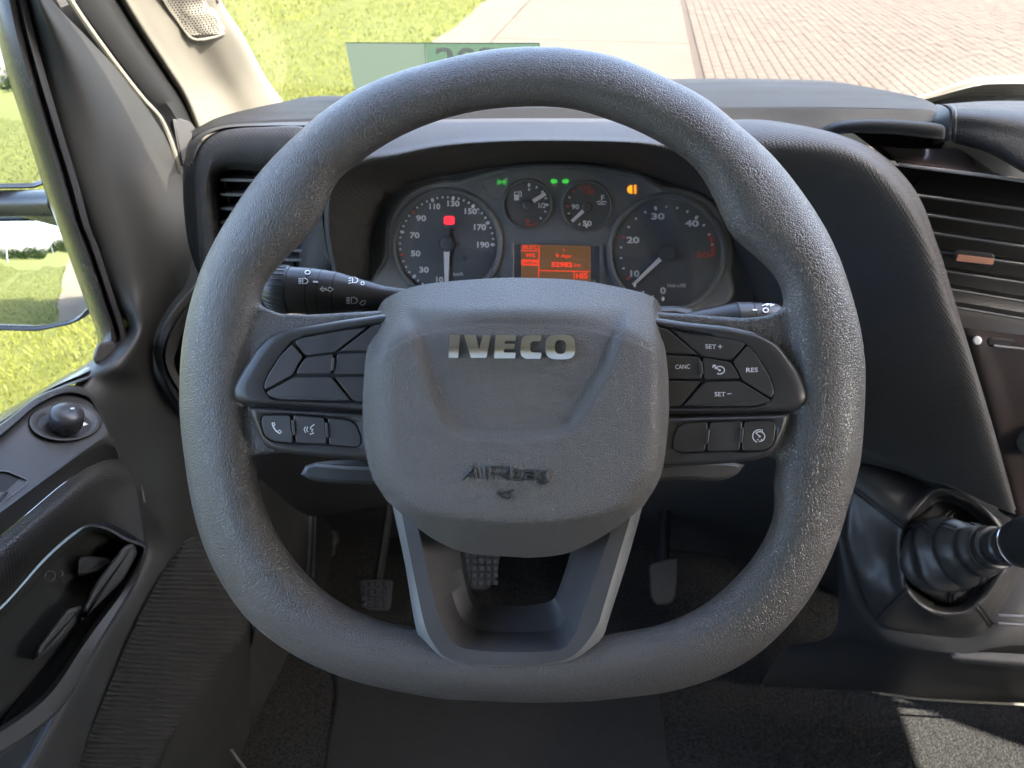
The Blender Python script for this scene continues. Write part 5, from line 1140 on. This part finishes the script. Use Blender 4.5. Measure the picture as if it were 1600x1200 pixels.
# ================================================================== MIRROR
MIR = thing('side_mirror', QY(40, 430, .90) + Vector((0, .03, -.15)), 'black door mirror with flat upper and wide angle lower glass outside the window', 'mirror')
RDIR = Vector((math.sin(R(3.9)), math.cos(R(3.9)), 0))
def mirror(name, vp, cpx, poly, y0, rad, label):
    pc = QY(cpx[0], cpx[1], y0); dv = ray(*vp).normalized(); ns = (-RDIR - dv).normalized()
    f = plane_fn(pc, ns); pv = f(*vp); n0 = (ns - ((pv - pc) / rad)).normalized(); f = plane_fn(pc, n0)
    pts = [Vector((x, y, 0)) for x, y in poly]; c = sum(pts, Vector()) / len(pts); q = round_poly(pts, 14, 5)
    def at(p):
        s = f(p.x, p.y); dd = (s - pc).length; return s - n0 * (dd * dd / (2 * rad))
    mb = MB(); rows = [[at(c.lerp(p, t)) for p in q] for t in (.02, .15, .3, .45, .6, .75, .88, 1.0)]
    mb.grid(rows, close_u=True); mb.cap(rows[0]); o = mb.build(name, MAT['mirror_glass'], MIR, ang=80); o['label'] = label
    qo = inset(q, -5); qi = inset(q, .5); mb = MB()
    mb.grid([[at(p) + n0 * .001 for p in qi], [at(p) + n0 * .008 for p in inset(q, -2)], [at(p) + n0 * .006 for p in qo], [at(p) - n0 * .02 for p in inset(q, -9)], [at(p) - n0 * .05 for p in inset(q, -6)], [at(c.lerp(p, .5)) - n0 * .09 for p in q]], close_u=True)
    mb.cap([at(c.lerp(p, .5)) - n0 * .09 for p in q]); mb.build('housing', MAT['mirror_plastic'], MIR, ang=50)
mirror('lower_glass', (112, 384), (30, 430), [(-95, 348), (104, 346), (146, 400), (146, 470), (118, 500), (60, 512), (-95, 511)], .90, 0.9, 'wide angle lower mirror glass')
mirror('upper_glass', (80, 120), (0, 190), [(-150, -60), (60, -40), (84, 60), (86, 270), (60, 288), (-150, 292)], .90, 1.8, 'tall upper mirror glass')
mb = MB(); mb.tube([QY(-60, 318, .90), QY(30, 318, .89), QY(95, 318, .86)], .018, 12); mb.tube([Vector((-.50, .78, 1.36)), QY(20, 318, .92)], .016, 10); mb.build('arm', MAT['mirror_plastic'], MIR)

# ================================================================== VAN SHELL
VAN = thing('van', Vector((.45, -1.5, .40)), 'white van cab shell with roof, right side and load box around the driver', 'van')
X0, X1 = -.52, 1.42
def shell(name, rows, m, nu=14, nv=14, th=.02):
    g = patch_rows(rows, nu, nv); mb = MB(); mb.grid(g); o = mb.build(name, MAT[m], VAN); solidify(o, th, 0); return o
shell('roof_lining', [[Vector((x, .505, 1.965 - .012 * abs(x - .45))) for x in (X0 + .06, .45, X1 - .06)], [Vector((x, .32, 2.08)) for x in (X0 + .05, .45, X1 - .05)], [Vector((x, 0, 2.16)) for x in (X0 + .04, .45, X1 - .04)], [Vector((x, -.72, 2.20)) for x in (X0 + .04, .45, X1 - .04)]], 'headliner')
for x, nm in ((X0, 'side_rail'), (X1, 'side_rail')):
    mb = MB(); mb.tube([Vector((x + (.07 if x < 0 else -.07), .55, 1.93)), Vector((x + (.03 if x < 0 else -.03), .3, 2.03)), Vector((x, -.1, 2.08)), Vector((x, -.72, 2.12))], .10, 12); mb.build(nm, MAT['headliner'], VAN)
def wall(name, c, s, m): mb = MB(); mb.box(c, s); return mb.build(name, MAT[m], VAN, smooth=False)
wall('rear_bulkhead', (.45, -.73, 1.40), (1.98, .02, 1.62), 'headliner')
wall('door_rear_pillar', (-.50, -.55, 1.35), (.05, .38, 1.5), 'headliner')
wall('right_pillar', (1.41, -.50, 1.40), (.05, .46, 1.5), 'headliner')
wall('right_door', (1.41, .35, .985), (.05, 1.24, .77), 'door_plastic')
mb = MB(); mb.tube([Vector((1.38, 1.22, 1.22)), Vector((1.36, .98, 1.46)), Vector((1.33, .50, 1.95))], .045, 10); mb.build('windscreen_pillar', MAT['beige_trim'], VAN)
mb = MB(); mb.tube([Vector((-.50, 1.24, 1.20)), Vector((-.50, 1.0, 1.45)), Vector((-.485, .52, 1.94))], .032, 10); mb.build('windscreen_pillar', MAT['van_white'], VAN)
mb = MB(); gq = [Vector((1.415, y, z)) for y, z in ((-.28, 1.36), (.33, 1.36), (.33, 1.72), (.08, 2.03), (-.28, 2.03))]; mb.cap(gq); mb.cap([p + Vector((.004, 0, 0)) for p in gq], True); mb.build('right_window', MAT['door_glass'], VAN, smooth=False, fix=False)
wall('load_box', (.45, -2.75, 1.50), (2.02, 4.0, 2.15), 'van_white')
wall('firewall', (.45, 1.20, .94), (1.9, .02, .56), 'dash_dark')
shell('bonnet', [[Vector((x, 1.25, 1.20)) for x in (-.55, .45, 1.45)], [Vector((x, 1.6, 1.10)) for x in (-.55, .45, 1.45)], [Vector((x, 1.85, .95)) for x in (-.52, .45, 1.42)], [Vector((x, 1.93, .45)) for x in (-.5, .45, 1.4)]], 'van_white', 14, 20, .012)
wall('left_wing', (-.54, 1.45, .78), (.02, .9, .62), 'van_white'); wall('right_wing', (1.44, 1.45, .78), (.02, .9, .62), 'van_white')
wall('underbody', (.45, -.2, .60), (1.9, 2.9, .06), 'dash_dark')
for x in (-.40, 1.30):
    for y in (1.45, -3.4):
        mb = MB(); mb.lathe(Vector((x - .11, y, .34)), Vector((1, 0, 0)), [(0, .20), (.01, .31), (.04, .34), (.18, .34), (.21, .31), (.22, .20)], 28); mb.build('wheel', MAT['rubber'], VAN)
mb = MB(); qd = [(.319, 1.36), (1.00, 1.36), (.50, 1.99), (.05, 2.06), (.08, 1.70), (.319, 1.70)]; mb.grid([[Vector((1.395, y, z)) for y, z in qd], [Vector((1.43, y, z)) for y, z in qd]], close_u=True); mb.cap([Vector((1.395, y, z)) for y, z in qd]); mb.cap([Vector((1.43, y, z)) for y, z in qd]); mb.build('sun_slit_panel', MAT['headliner'], VAN, smooth=False)  # unseen panel, shaped to trim the sun into a streak on the floor
BEN = thing('sun_blocking_bench', Vector((.9, 0, .70)), 'unseen grey cloth bench added beside the driver to block the sun', 'seat')  # out of view, added to keep the sun off most of the floor
mat('seat_cloth', (.09, .09, .095), .9, bump=('noise', 600, .4, .001))
mb = MB(); sc_ = [(.48, -.45), (1.36, -.45), (1.36, .425), (.48, .425)]; prism(mb, round_poly(zp(sc_), .06, 4), lambda x, y, o: Vector((x, y, o)), .78, 1.13, .03, .04); mb.build('cushion', MAT['seat_cloth'], BEN, ang=50)
mb = MB(); mb.grid(patch_rows([[Vector((x, -.42 - .1 * k, 1.05 + .7 * k)) for x in (.50, .85, 1.36)] for k in (0, .5, 1)], 8, 8)); o = mb.build('backrest', MAT['seat_cloth'], BEN); solidify(o, .10, 0)
mb = MB(); mb.box((.92, -.05, .74), (.84, .7, .09)); mb.build('seat_box', MAT['dash_dark'], BEN, smooth=False)
# passenger side of the dash, outside the picture
surf('passenger_side', [[Vector((x, 1.15, 1.36)) for x in (.50, .9, 1.38)], [Vector((x, .85, 1.46)) for x in (.56, .9, 1.38)], [Vector((x, .66, 1.40)) for x in (.60, .9, 1.38)], [Vector((x, .64, 1.20)) for x in (.64, .9, 1.38)], [Vector((x, .80, .98)) for x in (.66, .9, 1.38)], [Vector((x, 1.12, .90)) for x in (.62, .9, 1.38)]], 14, 24, 'dash_plastic', DASH)

# ================================================================== GROUND
def rd(lat, s, z=0.0):                                            # road coordinates -> world
    return Vector((RDIR.y * lat + RDIR.x * s, -RDIR.x * lat + RDIR.y * s, z))
def gmat(name, c1, c2, scale, rough=.9, bump=.3, bscale=60, c3=None, dist=.01):
    m = bpy.data.materials.new(name); m.use_nodes = True; n = m.node_tree; b = n.nodes['Principled BSDF']; b.inputs['Roughness'].default_value = rough; b.inputs['Specular IOR Level'].default_value = .2
    tc = n.nodes.new('ShaderNodeTexCoord'); t = n.nodes.new('ShaderNodeTexNoise'); t.inputs['Scale'].default_value = scale; t.inputs['Detail'].default_value = 8; t.inputs['Roughness'].default_value = .65
    n.links.new(tc.outputs['Object'], t.inputs['Vector']); r = n.nodes.new('ShaderNodeValToRGB'); r.color_ramp.elements[0].position = .32; r.color_ramp.elements[0].color = (*c1, 1); r.color_ramp.elements[1].position = .68; r.color_ramp.elements[1].color = (*c2, 1)
    n.links.new(t.outputs['Fac'], r.inputs[0]); n.links.new(r.outputs[0], b.inputs['Base Color'])
    t2 = n.nodes.new('ShaderNodeTexNoise'); t2.inputs['Scale'].default_value = bscale; t2.inputs['Detail'].default_value = 4; n.links.new(tc.outputs['Object'], t2.inputs['Vector'])
    bp = n.nodes.new('ShaderNodeBump'); bp.inputs['Strength'].default_value = bump; bp.inputs['Distance'].default_value = dist; n.links.new(t2.outputs['Fac'], bp.inputs['Height']); n.links.new(bp.outputs[0], b.inputs['Normal'])
    MAT[name] = m; return m
gmat('grass_soil', (.058, .066, .009), (.096, .103, .018), 5.0, bump=1.0, bscale=90, dist=.03)
gmat('concrete', (.068, .058, .042), (.078, .067, .049), 2.0, bump=.1, bscale=200, dist=.002)
gmat('strip_sand', (.072, .058, .041), (.095, .078, .056), 3.0, bump=.3, bscale=70)
gmat('paver', (.055, .042, .030), (.086, .067, .048), 5.5, bump=.2, bscale=150, dist=.003)
gmat('joint', (.040, .030, .021), (.058, .044, .031), 20, bump=.3, bscale=90)
def leafmat(name, c1, c2, sc):
    m = gmat(name, c1, c2, sc, rough=.6, bump=0.0); return m
leafmat('blade', (.058, .068, .007), (.105, .114, .017), 9.0); leafmat('leaf', (.045, .075, .018), (.10, .14, .04), 3.0); mat('bark', (.10, .08, .06), .9); mat('pole_metal', (.30, .30, .30), .5)
mb = MB(); mb.grid([[Vector((-400 + 800 * i / 20, -400 + 800 * j / 20, -.012)) for i in range(21)] for j in range(21)]); gd = mb.build('ground', MAT['grass_soil'], None, loc=(0, 0, -.012), smooth=False); tag(gd, kind='structure'); gd['label'] = 'sunlit mown grass ground'
# concrete carriageway in slabs
mb = MB(); mb.add([rd(-1.78, -60, .0), rd(.66, -60, .0), rd(.66, 60, .0), rd(-1.78, 60, .0)], [(0, 1, 2, 3)]); path = mb.build('concrete_path', MAT['joint'], None, loc=rd(0, 5, 0), smooth=False); tag(path, kind='structure'); path['label'] = 'pale concrete slab path ahead of the van'
j0 = 9.73; sl_ = 3.06
k = -12
bmk = MB(); bl = 2.36; ll_ = sl_ - .02
for s0 in [j0 + sl_ * i for i in range(-14, 9)]:
    mb = MB(); a, b2, c2, d2 = rd(-1.74, s0 + .02), rd(.61, s0 + .02), rd(.61, s0 + sl_ - .02), rd(-1.74, s0 + sl_ - .02); cc = (a + b2 + c2 + d2) / 4; up = Vector((0, 0, .012)); e_ = .012
    top = [p.lerp(cc, .006) + up for p in (a, b2, c2, d2)]; mid_ = [p + Vector((0, 0, .006)) for p in (a, b2, c2, d2)]
    mb.grid([[p for p in (a, b2, c2, d2)], mid_, top], close_u=True); mb.cap(top); mb.build('slab', MAT['concrete'], path, ang=20)
# worn sandy strip between path and grass
def grass_edge(s_):
    tb = [(-60, -1.40), (-3, -1.40), (0, -1.62), (2.5, -1.95), (6, -2.25), (9, -2.42), (60, -2.42)]
    for (a0, b0), (a1, b1) in zip(tb, tb[1:]):
        if a0 <= s_ <= a1: return b0 + (b1 - b0) * (s_ - a0) / (a1 - a0)
    return -2.42
mb = MB(); rs = []; gv = []
for i in range(275):
    s = -50 + i * .4; e2 = grass_edge(s) + .04 * math.sin(s * 1.9) + random.uniform(-.04, .04); e1 = max(-1.75 if s > 8 else -9, e2 + .62) + random.uniform(-.012, .012); rs.append([rd(e1, s, .0165), rd((e1 + e2) / 2, s, .021), rd(e2 - .05, s, .0165)]); gv.append([rd(e2 + .01, s, .0185), rd(e2 - .12, s, .026), rd(e2 - 1.6, s, .022), rd(e2 - 2.4, s, -.014)])
g2_ = MB(); g2_.grid(gv); vg = g2_.build('grass_verge', MAT['grass_soil'], None, loc=rd(-3, 5, .01)); tag(vg, kind='structure'); vg['label'] = 'grass verge along the path'
mb.grid(rs); st_ = mb.build('verge_strip', MAT['strip_sand'], None, loc=rd(-2, 5, .004)); tag(st_, kind='structure'); st_['label'] = 'bare sandy strip between grass and concrete path'
# brick paved road to the right: the nearest bricks one by one, the rest in one piece
mb = MB(); mb.add([rd(.66, -30, -.004), rd(22, -30, -.004), rd(22, 60, -.004), rd(.66, 60, -.004)], [(0, 1, 2, 3)]); road = mb.build('brick_road', MAT['joint'], None, loc=rd(6, 10, -.004), smooth=False); tag(road, kind='structure'); road['label'] = 'brick paved road at the right beyond the windscreen'
BW, BL, GAP = .105, .21, .005
def brick_mesh():
    mb = MB(); w2, l2 = (BW - GAP) / 2, (BL - .014) / 2; e_ = .006
    lo = [rd(x, y, 0) for x, y in ((-w2, -l2), (w2, -l2), (w2, l2), (-w2, l2))]; hi = [rd(x, y, .005) for x, y in ((-w2, -l2), (w2, -l2), (w2, l2), (-w2, l2))]; tp = [rd(x, y, .008) for x, y in ((-w2 + e_, -l2 + e_), (w2 - e_, -l2 + e_), (w2 - e_, l2 - e_), (-w2 + e_, l2 - e_))]
    mb.grid([lo, hi, tp], close_u=True); mb.cap(tp); return mb
bk = brick_mesh(); bme = bk.mesh('brick', Vector(), True, 20); bme.materials.append(MAT['paver'])
cells = []
for i in range(0, 90):
    for j in range(0, 110):
        lat = .70 + i * BW + BW / 2; s = 2.5 + j * BL + (BL / 2 if i % 2 else 0); p = rd(lat, s, 0); dlt = p - CAM; dz = dlt.dot(FWD)
        if dz < .5: continue
        x = 800 + dlt.dot(RT) / dz * F; y = 600 - dlt.dot(UPV) / dz * F
        if -30 < x < 1700 and -60 < y < 400: cells.append((dlt.length if (1080 < x < 1590 and y < 147 and x > 1000) else 1000 + dlt.length, lat, s))
cells.sort(); rest = MB()
for q, (dd, lat, s) in enumerate(cells):
    zz = random.uniform(-.003, .002)
    if q < 300:
        o = bpy.data.objects.new('brick', bme); COL.objects.link(o); o.parent = road; o.location = rd(lat, s, zz * .5) - ORG[road]
    else:
        b0 = len(rest.v); c = rd(lat, s, zz); rest.v.extend([v + c for v in bk.v]); rest.f.extend([tuple(a + b0 for a in f) for f in bk.f])
ro_ = rest.build('bricks_beyond', MAT['paver'], road, ang=20, fix=False); ro_['kind'] = 'stuff'
# grass blades
rng = random.Random(7); mb = MB(); vs_, fs_ = [], []
def blade(p, h, w_):
    a = rng.uniform(0, 6.283); d = Vector((math.cos(a), math.sin(a), 0)); le = Vector((rng.uniform(-1, 1), rng.uniform(-1, 1), 0)) * h * .6; b = len(vs_)
    vs_.extend([p - d * w_, p + d * w_, p + le + Vector((0, 0, h))]); fs_.append((b, b + 1, b + 2))
for _ in range(60000):
    s = rng.uniform(1.2, 7.0); lat = grass_edge(s) - rng.random() ** 1.6 * 5.5; blade(rd(lat, s, .016 if lat > grass_edge(s) - 1.8 else -.012), rng.uniform(.015, .045), .005)
for _ in range(50000):
    s = rng.uniform(5, 20); lat = grass_edge(s) - rng.random() ** 1.3 * 9; blade(rd(lat, s, .016 if lat > grass_edge(s) - 1.8 else -.012), rng.uniform(.015, .05), .008)
for _ in range(40000):
    s = rng.uniform(-14, 1.2); lat = grass_edge(s) - rng.random() ** 1.3 * 9; blade(rd(lat, s, .016 if lat > grass_edge(s) - 1.8 else -.012), rng.uniform(.015, .05), .008)
mb.v = vs_; mb.f = fs_; gs = mb.build('grass', MAT['blade'], None, loc=rd(-5, 5, 0), smooth=False, fix=False); tag(gs, 'short sunlit lawn grass beside the path', 'grass', kind='stuff')
# bushes and poles behind the van (seen in the mirrors)
def bush(p, rx, rz, n, label, seed):
    r = random.Random(seed); root = thing('bush', p, label, 'bush', 'bushes behind the van'); v, f = [], []
    for _ in range(n):
        a = r.uniform(0, 6.283); u = r.random() ** .4; th = r.uniform(0, math.pi * .55); lump = 1 + .25 * math.sin(a * 3 + seed) + .2 * math.sin(a * 7)
        c = p + Vector((math.cos(a) * math.sin(th + .25) * rx * u * lump, math.sin(a) * math.sin(th + .25) * rx * .6 * u, rz * (.15 + .85 * math.cos(th) * u * lump)))
        d1 = Vector((r.gauss(0, 1), r.gauss(0, 1), r.gauss(0, 1))).normalized(); d2 = d1.orthogonal().normalized(); s = r.uniform(.10, .24); b = len(v)
        v.extend([c - d1 * s, c + d2 * s * .5, c + d1 * s, c - d2 * s * .5]); f.append((b, b + 1, b + 2, b + 3))
    mb = MB(); mb.v = v; mb.f = f; mb.build('crown', MAT['leaf'], root, smooth=False, fix=False)
    mb = MB(); mb.tube([p, p + Vector((.05, 0, rz * .5))], [.07, .03], 6); mb.build('trunk', MAT['bark'], root)
LB = ['tall bush reflected at the far left of the lower mirror', 'rounded bush reflected left of the poles', 'low bush reflected beside the first pole', 'low bush reflected beyond the second pole', 'wide bush reflected in the upper mirror', 'dark bush standing furthest back in the mirror']
for i, (lat, s, rx, rz) in enumerate(((-24, -38, 5, 3.8), (-16, -40, 5, 3.4), (-9.5, -44, 4, 2.4), (-3.5, -48, 4, 2.4), (-33, -36, 6, 4.2), (4, -55, 6, 3.2))):
    bush(rd(lat, s, -.012), rx, rz, 2600, LB[i], i + 3)
for lat, s, h, lb in ((-8.2, -30, 8, 'slim grey pole reflected between the bushes in the mirror'), (-3.4, -34, 8, 'slim grey pole nearest the path in the mirror')):
    root = thing('lamp_post', rd(lat, s, -.012), lb, 'pole', 'poles behind the van'); mb = MB(); mb.tube([rd(lat, s, -.012), rd(lat, s, h)], [.07, .045], 10); mb.build('mast', MAT['pole_metal'], root); mb = MB(); mb.tube([rd(lat, s, h), rd(lat + .8, s, h + .1)], .035, 8); mb.build('lamp_arm', MAT['pole_metal'], root)
